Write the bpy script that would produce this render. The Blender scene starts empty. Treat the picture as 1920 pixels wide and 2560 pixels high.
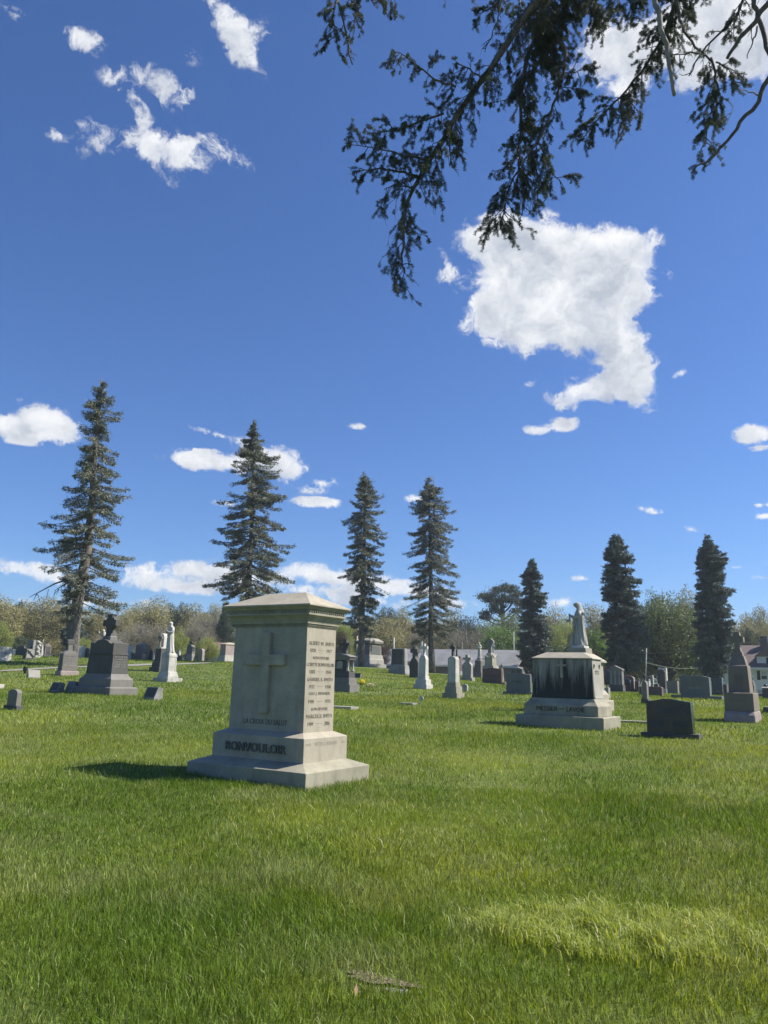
import bpy, bmesh, math, random
import numpy as np
from math import sin, cos, pi, radians, degrees, atan, atan2, hypot, sqrt
from mathutils import Vector, Matrix, Euler

# ------------------------------------------------------------------ camera, sky, sun
SC = bpy.context.scene
COL = SC.collection
F_PX, CX, CY, EYE = 1945.0, 960.0, 1280.0, 1.6          # focal length and centre of the 1920 x 2560 photograph
ROLL, PITCH = 0.0254, atan(414 / 1945.0)
FWD = np.array([0, cos(PITCH), sin(PITCH)]); _up = np.array([0, -sin(PITCH), cos(PITCH)]); _rt = np.array([1., 0, 0])
RIGHT = cos(ROLL) * _rt + sin(ROLL) * _up
UP = -sin(ROLL) * _rt + cos(ROLL) * _up
cam = bpy.data.cameras.new('camera'); camo = bpy.data.objects.new('camera', cam); COL.objects.link(camo)
camo.matrix_world = Matrix(((RIGHT[0], UP[0], -FWD[0], 0), (RIGHT[1], UP[1], -FWD[1], 0), (RIGHT[2], UP[2], -FWD[2], EYE), (0, 0, 0, 1)))
cam.sensor_fit = 'VERTICAL'; cam.sensor_height = 24.0; cam.lens = 24.0 * F_PX / 2560.0
cam.clip_start = 0.05; cam.clip_end = 20000
SC.camera = camo

SUN_AZ, SUN_EL = radians(84), radians(48)
W = bpy.data.worlds.new('World'); SC.world = W; W.use_nodes = True
nt = W.node_tree; nt.nodes.clear()
sky = nt.nodes.new('ShaderNodeTexSky'); sky.sky_type = 'NISHITA'; sky.sun_disc = False
sky.sun_elevation = SUN_EL; sky.sun_rotation = SUN_AZ; sky.altitude = 0; sky.air_density = 1.0; sky.dust_density = 0.3; sky.ozone_density = 3.0
bg = nt.nodes.new('ShaderNodeBackground'); bg.inputs['Strength'].default_value = 0.0585
wo = nt.nodes.new('ShaderNodeOutputWorld')
tn = nt.nodes.new('ShaderNodeMix'); tn.data_type = 'RGBA'; tn.blend_type = 'MULTIPLY'; tn.inputs[0].default_value = 1.0; tn.inputs[7].default_value = (0.71, 1.0, 1.47, 1)   # phone cameras push the blue of a clear sky
nt.links.new(sky.outputs[0], tn.inputs[6]); nt.links.new(tn.outputs[2], bg.inputs[0]); nt.links.new(bg.outputs[0], wo.inputs[0])

sl = bpy.data.lights.new('sun', 'SUN'); sl.energy = 5.0; sl.angle = radians(0.5); sl.color = (1.0, 0.94, 0.84)
so = bpy.data.objects.new('sun', sl); COL.objects.link(so)
TOSUN = Vector((cos(SUN_EL) * sin(SUN_AZ), cos(SUN_EL) * cos(SUN_AZ), sin(SUN_EL)))
so.rotation_euler = TOSUN.to_track_quat('Z', 'Y').to_euler(); so.location = (20, 5, 30)

SC.view_settings.view_transform = 'Standard'; SC.view_settings.look = 'None'
SC.view_settings.exposure = 0.72; SC.view_settings.gamma = 1.0
SC.render.engine = 'CYCLES'
SC.cycles.max_bounces = 6; SC.cycles.diffuse_bounces = 3; SC.cycles.transparent_max_bounces = 6
SC.cycles.glossy_bounces = 2; SC.cycles.transmission_bounces = 4
SC.cycles.use_denoising = True

RNG = np.random.default_rng(7)
random.seed(7)

# ------------------------------------------------------------------ geometry of the place
def ray(px, py):
    return RIGHT * (px - CX) / F_PX + UP * (CY - py) / F_PX + FWD

def project(P):
    P = np.asarray(P, float) - np.array([0, 0, EYE]); z = P @ FWD
    return CX + F_PX * (P @ RIGHT) / z, CY - F_PX * (P @ UP) / z

RK = np.array([0, 20, 38, 60, 80, 110, 160, 400, 6000.])
AK = np.array([-27, -8, -1, 5, 10.5, 18, 27.])
ZK = np.array([[0, .64, 1.20, 2.42, 2.55, 2.3, 2.0, 1.5, 1.5],
               [0, .64, 1.20, 2.42, 2.60, 2.3, 2.0, 1.5, 1.5],
               [0, .62, 1.17, 2.15, 2.60, 2.2, 1.8, 1.5, 1.5],
               [0, .62, 1.17, 1.85, 2.10, 1.7, 1.2, 1.0, 1.0],
               [0, .61, 1.14, 1.40, 1.20, 0.6, 0.0, 0.5, 0.5],
               [0, .61, 1.02, 1.00, 0.40, -.8, -1.0, 0.0, 0.0],
               [0, .61, 1.00, 0.90, 0.20, -1.2, -1.6, 0.0, 0.0]])
def _slopes(x, y):
    h = np.diff(x); d = np.diff(y) / h; m = np.zeros_like(y); m[0] = d[0]; m[-1] = 0
    for i in range(1, len(x) - 1):
        if d[i-1] * d[i] > 0:
            w1, w2 = 2*h[i] + h[i-1], h[i] + 2*h[i-1]
            m[i] = (w1 + w2) / (w1 / d[i-1] + w2 / d[i])
    return m
MK = np.array([_slopes(RK, z) for z in ZK])
def _hermite(r, k):
    i = np.clip(np.searchsorted(RK, r, side='right') - 1, 0, len(RK) - 2)
    h = RK[i+1] - RK[i]; t = np.clip((r - RK[i]) / h, 0, 1)
    return ((2*t**3 - 3*t**2 + 1) * ZK[k, i] + (t**3 - 2*t**2 + t) * h * MK[k, i] + (-2*t**3 + 3*t**2) * ZK[k, i+1] + (t**3 - t**2) * h * MK[k, i+1])
def ground_z(x, y):
    x = np.asarray(x, float); y = np.asarray(y, float)
    r = np.hypot(x, y); a = np.clip(np.degrees(np.arctan2(x, np.where(np.abs(y) < 1e-9, 1e-9, y))), AK[0], AK[-1])
    a = np.where(y < 0, 0, a)
    j = np.clip(np.searchsorted(AK, a, side='right') - 1, 0, len(AK) - 2)
    t = (a - AK[j]) / (AK[j+1] - AK[j]); t = t*t*(3-2*t)
    z = (1 - t) * _hermite(r, j) + t * _hermite(r, j + 1)
    z = z + 0.018 * np.sin(x*0.9 + 1.3*np.sin(y*.5)) * np.sin(y*0.7 + .8) * np.clip(r/6, 0, 1) * np.clip((400-r)/300, 0, 1)
    return z
def gz(x, y): return float(ground_z(x, y))

def hit(px, py, rmin=2.0, rmax=150.0):
    "where the sight line through a spot of the photograph meets the ground"
    d = ray(px, py); h = hypot(d[0], d[1])
    rs = np.arange(rmin, rmax, 0.05); t = rs / h
    P = np.array([0, 0, EYE])[None] + t[:, None] * d[None]
    below = P[:, 2] <= ground_z(P[:, 0], P[:, 1])
    i = int(np.argmax(below))
    if not below[i]:
        i = int(np.argmin(np.abs(P[:, 2] - ground_z(P[:, 0], P[:, 1]))))
    return P[i]
def at_dist(px, py, D):
    d = ray(px, py); t = D / hypot(d[0], d[1])
    return np.array([0, 0, EYE]) + t * d

YAW = radians(122.05)
XH = np.array([sin(YAW), cos(YAW)]); YH = np.array([-XH[1], XH[0]])
ROTZ = atan2(XH[1], XH[0])
def _solve(f, target, lo, hi, inc):
    for _ in range(44):
        m = (lo + hi) / 2
        if (f(m) < target) == inc: lo = m
        else: hi = m
    return (lo + hi) / 2
def frame(nx, ny, lx, rx, D=None):
    "ground rectangle whose near corner, left corner and right corner are seen at these columns"
    N = hit(nx, ny) if D is None else at_dist(nx, ny, D)
    z = N[2]
    w = _solve(lambda s: project([N[0] - s*XH[0], N[1] - s*XH[1], z])[0], lx, 0.01, 12, False)
    d = _solve(lambda s: project([N[0] + s*YH[0], N[1] + s*YH[1], z])[0], rx, 0.01, 12, True)
    c = N[:2] - XH * w / 2 + YH * d / 2
    return c, w, d, N
EXCL = []

# ------------------------------------------------------------------ mesh helper
class MB:
    def __init__(s): s.v = []; s.f = []; s.n = 0
    def add(s, vs, fs):
        s.v.extend([tuple(map(float, q)) for q in vs]); s.f.extend([tuple(i + s.n for i in f) for f in fs]); s.n += len(vs); return s
    def box(s, x0, x1, y0, y1, z0, z1):
        return s.loft([((x0+x1)/2, (y0+y1)/2, x1-x0, y1-y0, z0), ((x0+x1)/2, (y0+y1)/2, x1-x0, y1-y0, z1)])
    def loft(s, rings):
        "rings (cx, cy, w, d, z)"
        vs = []; fs = []
        for (cx, cy, w, d, z) in rings:
            w = max(w, 1e-3); d = max(d, 1e-3)
            vs += [(cx-w/2, cy-d/2, z), (cx+w/2, cy-d/2, z), (cx+w/2, cy+d/2, z), (cx-w/2, cy+d/2, z)]
        n = len(rings)
        for i in range(n-1):
            a, b = 4*i, 4*i+4
            for k in range(4): fs.append((a+k, a+(k+1) % 4, b+(k+1) % 4, b+k))
        fs.append((3, 2, 1, 0)); fs.append(tuple(4*(n-1)+k for k in range(4)))
        return s.add(vs, fs)
    def prism(s, prof, y0, y1, M=None):
        "profile of (x, z) extruded along y"
        n = len(prof)
        vs = [(x, y0, z) for x, z in prof] + [(x, y1, z) for x, z in prof]
        fs = [tuple(range(n)), tuple(range(2*n-1, n-1, -1))] + [(i, i+n, (i+1) % n + n, (i+1) % n) for i in range(n)]
        if M is not None: vs = [M @ Vector(q) for q in vs]
        return s.add(vs, fs)
    def rings(s, rs, closed=True):
        "list of rings, each a list of the same number of points"
        m = len(rs[0]); vs = [p for r in rs for p in r]; fs = []
        for i in range(len(rs)-1):
            for k in range(m): fs.append((i*m+k, i*m+(k+1) % m, (i+1)*m+(k+1) % m, (i+1)*m+k))
        if closed:
            fs.append(tuple(range(m-1, -1, -1))); fs.append(tuple((len(rs)-1)*m+k for k in range(m)))
        return s.add(vs, fs)
    def tube(s, pts, rad, m=6):
        pts = [Vector(p) for p in pts]; rs = []
        n = len(pts)
        if not hasattr(rad, '__len__'): rad = [rad]*n
        for i, p in enumerate(pts):
            t = (pts[min(i+1, n-1)] - pts[max(i-1, 0)])
            if t.length < 1e-9: t = Vector((0, 0, 1))
            t.normalize(); u = t.orthogonal().normalized() if i == 0 else (u - t*u.dot(t)).normalized()
            w = t.cross(u)
            rs.append([p + (u*cos(2*pi*k/m) + w*sin(2*pi*k/m))*rad[i] for k in range(m)])
        return s.rings(rs)
    def ball(s, c, r, m=12, n=8):
        if not hasattr(r, '__len__'): r = (r, r, r)
        rs = []
        for i in range(n+1):
            a = pi*(i/n) if 0 < i < n else (0.02 if i == 0 else pi-0.02)
            rs.append([(c[0]+r[0]*sin(a)*cos(2*pi*k/m), c[1]+r[1]*sin(a)*sin(2*pi*k/m), c[2]-r[2]*cos(a)) for k in range(m)])
        return s.rings(rs)
    def build(s, name, mat, parent=None, bevel=0, smooth=False, seg=2):
        me = bpy.data.meshes.new(name); me.from_pydata(s.v, [], s.f); me.materials.append(mat)
        bm = bmesh.new(); bm.from_mesh(me); bmesh.ops.recalc_face_normals(bm, faces=bm.faces); bm.to_mesh(me); bm.free()
        if smooth: me.polygons.foreach_set('use_smooth', [True]*len(me.polygons))
        o = bpy.data.objects.new(name, me); COL.objects.link(o)
        if parent: o.parent = parent
        if bevel:
            b = o.modifiers.new('bevel', 'BEVEL'); b.width = bevel; b.segments = seg; b.limit_method = 'ANGLE'; b.angle_limit = radians(28); b.harden_normals = False
        return o
def np_mesh(name, V, Fq, mat, parent=None, tint=None):
    "quads or triangles from numpy arrays"
    V = np.ascontiguousarray(V, np.float32); Fq = np.ascontiguousarray(Fq, np.int32); k = Fq.shape[1]
    me = bpy.data.meshes.new(name); me.vertices.add(len(V)); me.vertices.foreach_set('co', V.ravel())
    me.loops.add(Fq.size); me.loops.foreach_set('vertex_index', Fq.ravel()); me.polygons.add(len(Fq))
    me.polygons.foreach_set('loop_start', np.arange(0, Fq.size, k, dtype=np.int32))
    if tint is not None:
        at = me.attributes.new('tint', 'FLOAT', 'POINT'); at.data.foreach_set('value', np.ascontiguousarray(tint, np.float32))
    me.update(calc_edges=True); me.materials.append(mat)
    o = bpy.data.objects.new(name, me); COL.objects.link(o)
    if parent: o.parent = parent
    return o
def tag(o, label=None, cat=None, group=None, kind=None):
    if label: o['label'] = label
    if cat: o['category'] = cat
    if group: o['group'] = group
    if kind: o['kind'] = kind
    return o
def thing(name, label, cat, loc, rz=0, group=None):
    o = bpy.data.objects.new(name, None); COL.objects.link(o); o.empty_display_size = 0.3
    o.location = [float(q) for q in loc]; o.rotation_euler = (0, 0, rz)
    return tag(o, label, cat, group)
def copy_thing(root, loc, rz, scale, label, group):
    r = root.copy(); COL.objects.link(r); r.location = [float(q) for q in loc]; r.rotation_euler = (0, 0, rz); r.scale = scale
    for ch in list(root.children):
        c = ch.copy(); COL.objects.link(c); c.parent = r
    tag(r, label, None, group); return r

# ------------------------------------------------------------------ materials
def _mat(name):
    m = bpy.data.materials.new(name); m.use_nodes = True; n = m.node_tree; n.nodes.clear()
    out = n.nodes.new('ShaderNodeOutputMaterial'); b = n.nodes.new('ShaderNodeBsdfPrincipled')
    n.links.new(b.outputs[0], out.inputs[0]); return m, n, b, out
def N(n, t, **kw):
    q = n.nodes.new(t)
    for k, v in kw.items():
        if k.startswith('i_'): q.inputs[int(k[2:]) if k[2:].isdigit() else k[2:].replace('_', ' ')].default_value = v
        else: setattr(q, k, v)
    return q
def ramp(n, src, stops):
    r = n.nodes.new('ShaderNodeValToRGB'); e = r.color_ramp.elements
    while len(e) < len(stops): e.new(0.5)
    for i, (p, c) in enumerate(stops):
        e[i].position = p; e[i].color = (c, c, c, 1) if not hasattr(c, '__len__') else (*c, 1)
    n.links.new(src, r.inputs[0]); return r.outputs[0]
def mixc(n, fac, a, b, mode='MIX'):
    m = n.nodes.new('ShaderNodeMix'); m.data_type = 'RGBA'; m.blend_type = mode
    for src, i in ((fac, 0), (a, 6), (b, 7)):
        if hasattr(src, 'is_linked') or hasattr(src, 'links'): n.links.new(src, m.inputs[i])
        elif hasattr(src, '__len__'): m.inputs[i].default_value = (*src, 1)
        else: m.inputs[i].default_value = src
    return m.outputs[2]
MCACHE = {}
def stone(name, col, var=0.18, speck=0.25, stain=0.35, dark=(0.03, 0.035, 0.035), rough=0.8, bump=0.15, scale=1.0, lichen=0.0):
    if name in MCACHE: return MCACHE[name]
    m, n, b, out = _mat(name); L = n.links
    tc = N(n, 'ShaderNodeTexCoord'); oi = N(n, 'ShaderNodeObjectInfo')
    ad = N(n, 'ShaderNodeVectorMath', operation='ADD'); L.new(tc.outputs['Object'], ad.inputs[0])
    sc = N(n, 'ShaderNodeVectorMath', operation='SCALE'); L.new(oi.outputs['Location'], sc.inputs[0]); sc.inputs['Scale'].default_value = 1.7
    L.new(sc.outputs[0], ad.inputs[1])
    n1 = N(n, 'ShaderNodeTexNoise', i_Scale=2.2*scale, i_Detail=6.0, i_Roughness=0.62); L.new(ad.outputs[0], n1.inputs['Vector'])
    n2 = N(n, 'ShaderNodeTexNoise', i_Scale=140.0*scale, i_Detail=2.0); L.new(ad.outputs[0], n2.inputs['Vector'])
    mp = N(n, 'ShaderNodeMapping'); mp.inputs['Scale'].default_value = (7, 7, 0.7); L.new(ad.outputs[0], mp.inputs['Vector'])
    n3 = N(n, 'ShaderNodeTexNoise', i_Scale=1.4*scale, i_Detail=5.0, i_Roughness=0.6); L.new(mp.outputs[0], n3.inputs['Vector'])
    lo = tuple(c*(1-var) for c in col); hi = tuple(min(1, c*(1+var)) for c in col)
    c1 = ramp(n, n1.outputs[0], [(0.3, lo), (0.7, hi)])
    s2 = ramp(n, n2.outputs[0], [(0.35, 1-speck), (0.65, 1+speck*0.3)])
    c2 = mixc(n, 1.0, c1, s2, 'MULTIPLY')
    st = ramp(n, n3.outputs[0], [(0.50, 0.0), (0.78, stain)])
    c3 = mixc(n, st, c2, dark)
    if lichen:
        n4 = N(n, 'ShaderNodeTexNoise', i_Scale=9.0, i_Detail=4.0); L.new(ad.outputs[0], n4.inputs['Vector'])
        c3 = mixc(n, ramp(n, n4.outputs[0], [(0.56, 0.0), (0.66, lichen)]), c3, (0.16, 0.17, 0.10))
    L.new(c3, b.inputs['Base Color']); b.inputs['Roughness'].default_value = rough
    bp = N(n, 'ShaderNodeBump', i_Strength=bump, i_Distance=0.01)
    L.new(n2.outputs[0], bp.inputs['Height']); L.new(bp.outputs[0], b.inputs['Normal'])
    MCACHE[name] = m; return m
def leafmat(name, col, col2, trans=0.35, rough=0.6, spread=1.0, bycol=0.0):
    if name in MCACHE: return MCACHE[name]
    m, n, b, out = _mat(name); L = n.links
    g = N(n, 'ShaderNodeNewGeometry'); oi = N(n, 'ShaderNodeObjectInfo')
    nz = N(n, 'ShaderNodeTexNoise', i_Scale=0.35, i_Detail=3.0); L.new(g.outputs['Position'], nz.inputs['Vector'])
    a = N(n, 'ShaderNodeMath', operation='MULTIPLY_ADD'); L.new(g.outputs['Random Per Island'], a.inputs[0]); a.inputs[1].default_value = 0.55
    L.new(nz.outputs[0], a.inputs[2])
    a2 = N(n, 'ShaderNodeMath', operation='MULTIPLY_ADD'); L.new(oi.outputs['Random'], a2.inputs[0]); a2.inputs[1].default_value = 0.4*spread
    L.new(a.outputs[0], a2.inputs[2])
    c = ramp(n, a2.outputs[0], [(0.42, col), (1.15 if spread < .5 else 1.0, col2)])
    L.new(c, b.inputs['Base Color']); b.inputs['Roughness'].default_value = rough
    tr = N(n, 'ShaderNodeBsdfTranslucent'); L.new(c, tr.inputs[0])
    mx = N(n, 'ShaderNodeMixShader'); mx.inputs[0].default_value = trans
    L.new(b.outputs[0], mx.inputs[1]); L.new(tr.outputs[0], mx.inputs[2]); L.new(mx.outputs[0], out.inputs[0])
    MCACHE[name] = m; return m
def plain(name, col, rough=0.7, metallic=0.0, var=0.12, nscale=3.0):
    if name in MCACHE: return MCACHE[name]
    m, n, b, out = _mat(name); L = n.links
    tc = N(n, 'ShaderNodeTexCoord'); n1 = N(n, 'ShaderNodeTexNoise', i_Scale=nscale, i_Detail=5.0); L.new(tc.outputs['Object'], n1.inputs['Vector'])
    c = ramp(n, n1.outputs[0], [(0.3, tuple(q*(1-var) for q in col)), (0.7, tuple(min(1, q*(1+var)) for q in col))])
    L.new(c, b.inputs['Base Color']); b.inputs['Roughness'].default_value = rough; b.inputs['Metallic'].default_value = metallic
    MCACHE[name] = m; return m
def bark(name, c1, c2, sc=6.0):
    if name in MCACHE: return MCACHE[name]
    m, n, b, out = _mat(name); L = n.links
    tc = N(n, 'ShaderNodeTexCoord'); mp = N(n, 'ShaderNodeMapping'); mp.inputs['Scale'].default_value = (1, 1, 0.45); L.new(tc.outputs['Object'], mp.inputs['Vector'])
    n1 = N(n, 'ShaderNodeTexNoise', i_Scale=sc, i_Detail=6.0, i_Roughness=0.7); L.new(mp.outputs[0], n1.inputs['Vector'])
    c = ramp(n, n1.outputs[0], [(0.38, c1), (0.62, c2)]); L.new(c, b.inputs['Base Color']); b.inputs['Roughness'].default_value = 0.9
    bp = N(n, 'ShaderNodeBump', i_Strength=0.7, i_Distance=0.04); L.new(n1.outputs[0], bp.inputs['Height']); L.new(bp.outputs[0], b.inputs['Normal'])
    MCACHE[name] = m; return m

M_LIME = stone('pale_limestone', (0.383, 0.345, 0.265), var=0.16, speck=0.22, stain=0.38, dark=(0.17, 0.155, 0.12), bump=0.16, lichen=.18)
M_LIMED = stone('weathered_limestone', (0.299, 0.278, 0.204), var=0.25, speck=0.2, stain=0.5, dark=(0.13, 0.13, 0.11), bump=0.18)
M_WHITE = stone('white_marble', (0.497, 0.475, 0.417), var=0.14, speck=0.08, stain=0.45, dark=(0.22, 0.22, 0.21))
M_WHITE2 = stone('stained_white_marble', (0.438, 0.420, 0.365), var=0.25, speck=0.1, stain=0.8, dark=(0.12, 0.12, 0.12))
M_GREY = stone('grey_granite', (0.197, 0.186, 0.164), var=0.15, speck=0.35, stain=0.25)
M_LGREY = stone('light_grey_granite', (0.322, 0.307, 0.271), var=0.12, speck=0.3, stain=0.25, dark=(.1, .1, .1))
M_DGREY = stone('dark_grey_granite', (0.091, 0.088, 0.080), var=0.15, speck=0.35, stain=0.3)
M_BLACK = stone('polished_dark_granite', (0.025, 0.033, 0.033), var=0.15, speck=0.25, stain=0.0, rough=0.22, bump=0.02)
M_GREEN = stone('blue_grey_granite', (0.131, 0.143, 0.131), var=0.1, speck=0.3, stain=0.15, rough=0.5)
M_RED = stone('red_granite', (0.146, 0.095, 0.088), var=0.15, speck=0.35, stain=0.2)
M_PINK = stone('pink_rock_faced_granite', (0.322, 0.263, 0.234), var=0.2, speck=0.3, stain=0.3, bump=0.9)
M_BROWN = stone('brown_granite', (0.204, 0.171, 0.131), var=0.10, speck=0.3, stain=0.15)
M_BRGREY = stone('brown_grey_granite', (0.161, 0.146, 0.128), var=0.10, speck=0.4, stain=0.2)
M_ROUGH = stone('rough_cut_granite', (0.292, 0.285, 0.263), var=0.3, speck=0.3, stain=0.4, bump=1.0)
M_STAT = stone('old_statue_marble', (0.365, 0.352, 0.313), var=0.22, speck=0.15, stain=0.55, dark=(0.10, 0.10, 0.095))
M_RAISED = stone('stained_raised_letters', (0.148, 0.144, 0.117), var=0.2, speck=0.2, stain=0.3)
M_CUT = stone('lettering_dark_stone', (0.187, 0.170, 0.131), var=0.1, speck=0.1, stain=0.0)
M_CUTD = stone('cut_letter_recess', (0.030, 0.032, 0.031), var=0.1, speck=0.1, stain=0.0)
M_ETCH = stone('frosted_etching', (0.062, 0.073, 0.073), var=0.15, speck=0.3, stain=0.0, rough=0.8)
M_CONC = stone('weathered_concrete', (0.263, 0.259, 0.241), var=0.2, speck=0.2, stain=0.4, dark=(.12, .12, .1))

# ------------------------------------------------------------------ ground sheet and lane
def noise_nodes(n, L, vec, specs):
    r = []
    for s, d in specs:
        q = N(n, 'ShaderNodeTexNoise', i_Scale=s, i_Detail=d, i_Roughness=0.6); L.new(vec, q.inputs['Vector']); r.append(q.outputs[0])
    return r
m, n, b, out = _mat('lawn_ground'); L = n.links
g = N(n, 'ShaderNodeNewGeometry')
a1, a2, a3, a4 = noise_nodes(n, L, g.outputs['Position'], [(0.12, 4), (0.9, 5), (9.0, 6), (70.0, 3)])
c1 = ramp(n, a1, [(0.35, (0.085, 0.125, 0.014)), (0.65, (0.145, 0.18, 0.026))])
c2 = mixc(n, ramp(n, a2, [(0.5, 0.0), (0.75, 0.55)]), c1, (0.13, 0.15, 0.045))
c3 = mixc(n, 1.0, c2, ramp(n, a3, [(0.3, 0.55), (0.7, 1.25)]), 'MULTIPLY')
c4 = mixc(n, 1.0, c3, ramp(n, a4, [(0.3, 0.5), (0.7, 1.3)]), 'MULTIPLY')
L.new(c4, b.inputs['Base Color']); b.inputs['Roughness'].default_value = 0.95
bp = N(n, 'ShaderNodeBump', i_Strength=0.6, i_Distance=0.05); L.new(a3, bp.inputs['Height']); L.new(bp.outputs[0], b.inputs['Normal'])
M_LAWN = m
rs = np.concatenate([np.arange(0.5, 20, 0.5), np.arange(20, 80, 1.0), np.arange(80, 200, 4), np.array([220, 260, 320, 400, 600, 1000, 2000, 4000, 6000.])])
th = np.concatenate([np.arange(-180, -40, 10), np.arange(-40, 40, 1.0), np.arange(40, 180, 10)])
TH, RR = np.meshgrid(np.radians(th), rs)
X = RR*np.sin(TH); Y = RR*np.cos(TH); Z = ground_z(X, Y)
V = np.stack([X.ravel(), Y.ravel(), Z.ravel()], 1); nt_, nr_ = len(th), len(rs)
ii, jj = np.meshgrid(np.arange(nr_-1), np.arange(nt_), indexing='ij'); j2 = (jj+1) % nt_
Fq = np.stack([ii*nt_+jj, ii*nt_+j2, (ii+1)*nt_+j2, (ii+1)*nt_+jj], -1).reshape(-1, 4)[:, ::-1]
V = np.vstack([V, [[0, 0, 0]]])
gobj = np_mesh('ground', V, Fq, M_LAWN)
bm = bmesh.new(); bm.from_mesh(gobj.data); bm.verts.ensure_lookup_table()
for k in range(nt_): bm.faces.new((bm.verts[k], bm.verts[(k+1) % nt_], bm.verts[len(bm.verts)-1]))
bmesh.ops.recalc_face_normals(bm, faces=bm.faces); bm.normal_update()
if bm.faces[0].normal.z < 0: bmesh.ops.reverse_faces(bm, faces=bm.faces)
bm.to_mesh(gobj.data); bm.free(); gobj.data.polygons.foreach_set('use_smooth', [True]*len(gobj.data.polygons))
gobj['kind'] = 'structure'

M_LANE = stone('worn_lane_gravel', (0.25, 0.24, 0.21), var=0.15, speck=0.3, stain=0.3, dark=(.12, .13, .08), rough=0.95)
lane_px = [(-90, 1684.5), (0, 1678), (110, 1672), (210, 1667.5), (330, 1663.5), (430, 1661.5), (520, 1658.5), (600, 1655.5), (690, 1652)]
ctr = np.array([hit(px, py, 30, 75)[:2] for px, py in lane_px])
tt = np.linspace(0, len(ctr)-1, 90); cx_ = np.interp(tt, range(len(ctr)), ctr[:, 0]); cy_ = np.interp(tt, range(len(ctr)), ctr[:, 1])
for _ in range(6): cy_[1:-1] = (cy_[:-2] + 2*cy_[1:-1] + cy_[2:]) / 4
V = []; Fq = []
for i in range(len(cx_)):
    for k, o in enumerate(np.linspace(-1.1, 1.1, 6)):
        y = cy_[i] + o*(1 + .08*sin(i*.7)); V.append((cx_[i], y, gz(cx_[i], y) + 0.03))
for i in range(len(cx_)-1):
    for k in range(5): Fq.append((i*6+k, (i+1)*6+k, (i+1)*6+k+1, i*6+k+1))
o = np_mesh('path', np.array(V), np.array(Fq), M_LANE); o['kind'] = 'structure'
LANE = (cx_, cy_)

# ------------------------------------------------------------------ lettering
def text_mesh(lines, extrude, off=0.0):
    "lines of (text, cx, z_low, z_high, width) lying in the x-z plane, facing -y"
    vs = []; fs = []
    for (s, cxx, z0, z1, wid) in lines:
        cu = bpy.data.curves.new('t', 'FONT'); cu.body = s; cu.size = 1.0; cu.extrude = 0.5; cu.offset = off; cu.align_x = 'LEFT'; cu.resolution_u = 3
        ob = bpy.data.objects.new('t', cu); COL.objects.link(ob)
        dg = bpy.context.evaluated_depsgraph_get(); dg.update()
        me = bpy.data.meshes.new_from_object(ob.evaluated_get(dg))
        co = np.array([v.co[:] for v in me.vertices]); base = len(vs)
        mn, mx = co.min(0), co.max(0)
        co[:, 0] = (co[:, 0]-(mn[0]+mx[0])/2) / (mx[0]-mn[0]) * wid + cxx
        zz = (co[:, 1]-mn[1]) / (mx[1]-mn[1]) * (z1-z0) + z0
        yy = -(co[:, 2] / 0.5) * extrude / 2
        vs += [(a, y, z) for a, y, z in zip(co[:, 0], yy, zz)]
        fs += [tuple(base + i for i in p.vertices) for p in me.polygons]
        bpy.data.objects.remove(ob); bpy.data.curves.remove(cu); bpy.data.meshes.remove(me)
    return vs, fs
def inscription(parent, lines, face, half, mat, extrude=0.012, name='inscription', tilt=0.0, zref=0.0, off=0.0):
    vs, fs = text_mesh(lines, extrude, off)
    q = []
    for (x, y, z) in vs:
        o_ = half - tilt*(z - zref) - 0.001
        if face == 'A': q.append((x, y - o_, z))
        else: q.append((o_ - y, x, z))
    mb = MB(); mb.add(q, fs); me = bpy.data.meshes.new(name); me.from_pydata(mb.v, [], mb.f); me.materials.append(mat)
    o = bpy.data.objects.new(name, me); COL.objects.link(o); o.parent = parent; return o
def scribble(parent, rows, face, half, mat, name='inscription', depth=0.006, seed=1, cell=0.03):
    "worn, unreadable cut lettering: rows of (cx, z, width, height)"
    r = random.Random(seed); mb = MB()
    for (cxx, z, wid, h) in rows:
        x = cxx - wid/2
        while x < cxx + wid/2:
            cw = cell*r.uniform(.5, 1.0)
            hh = h*r.uniform(.75, 1)
            if r.random() < .85:
                if face == 'A': mb.box(x, x+cw*.35, -half-depth, -half+.004, z, z+hh)
                else: mb.box(half-.004, half+depth, x, x+cw*.35, z, z+hh)
                if r.random() < .6:
                    zz = z + hh*r.choice([0.02, .42, .82])
                    if face == 'A': mb.box(x+cw*.352, x+cw*.85, -half-depth*.8, -half+.004, zz, zz+hh*.16)
                    else: mb.box(half-.004, half+depth*.8, x+cw*.352, x+cw*.85, zz, zz+hh*.16)
            x += cw*1.15
    return mb.build(name, mat, parent)

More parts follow.
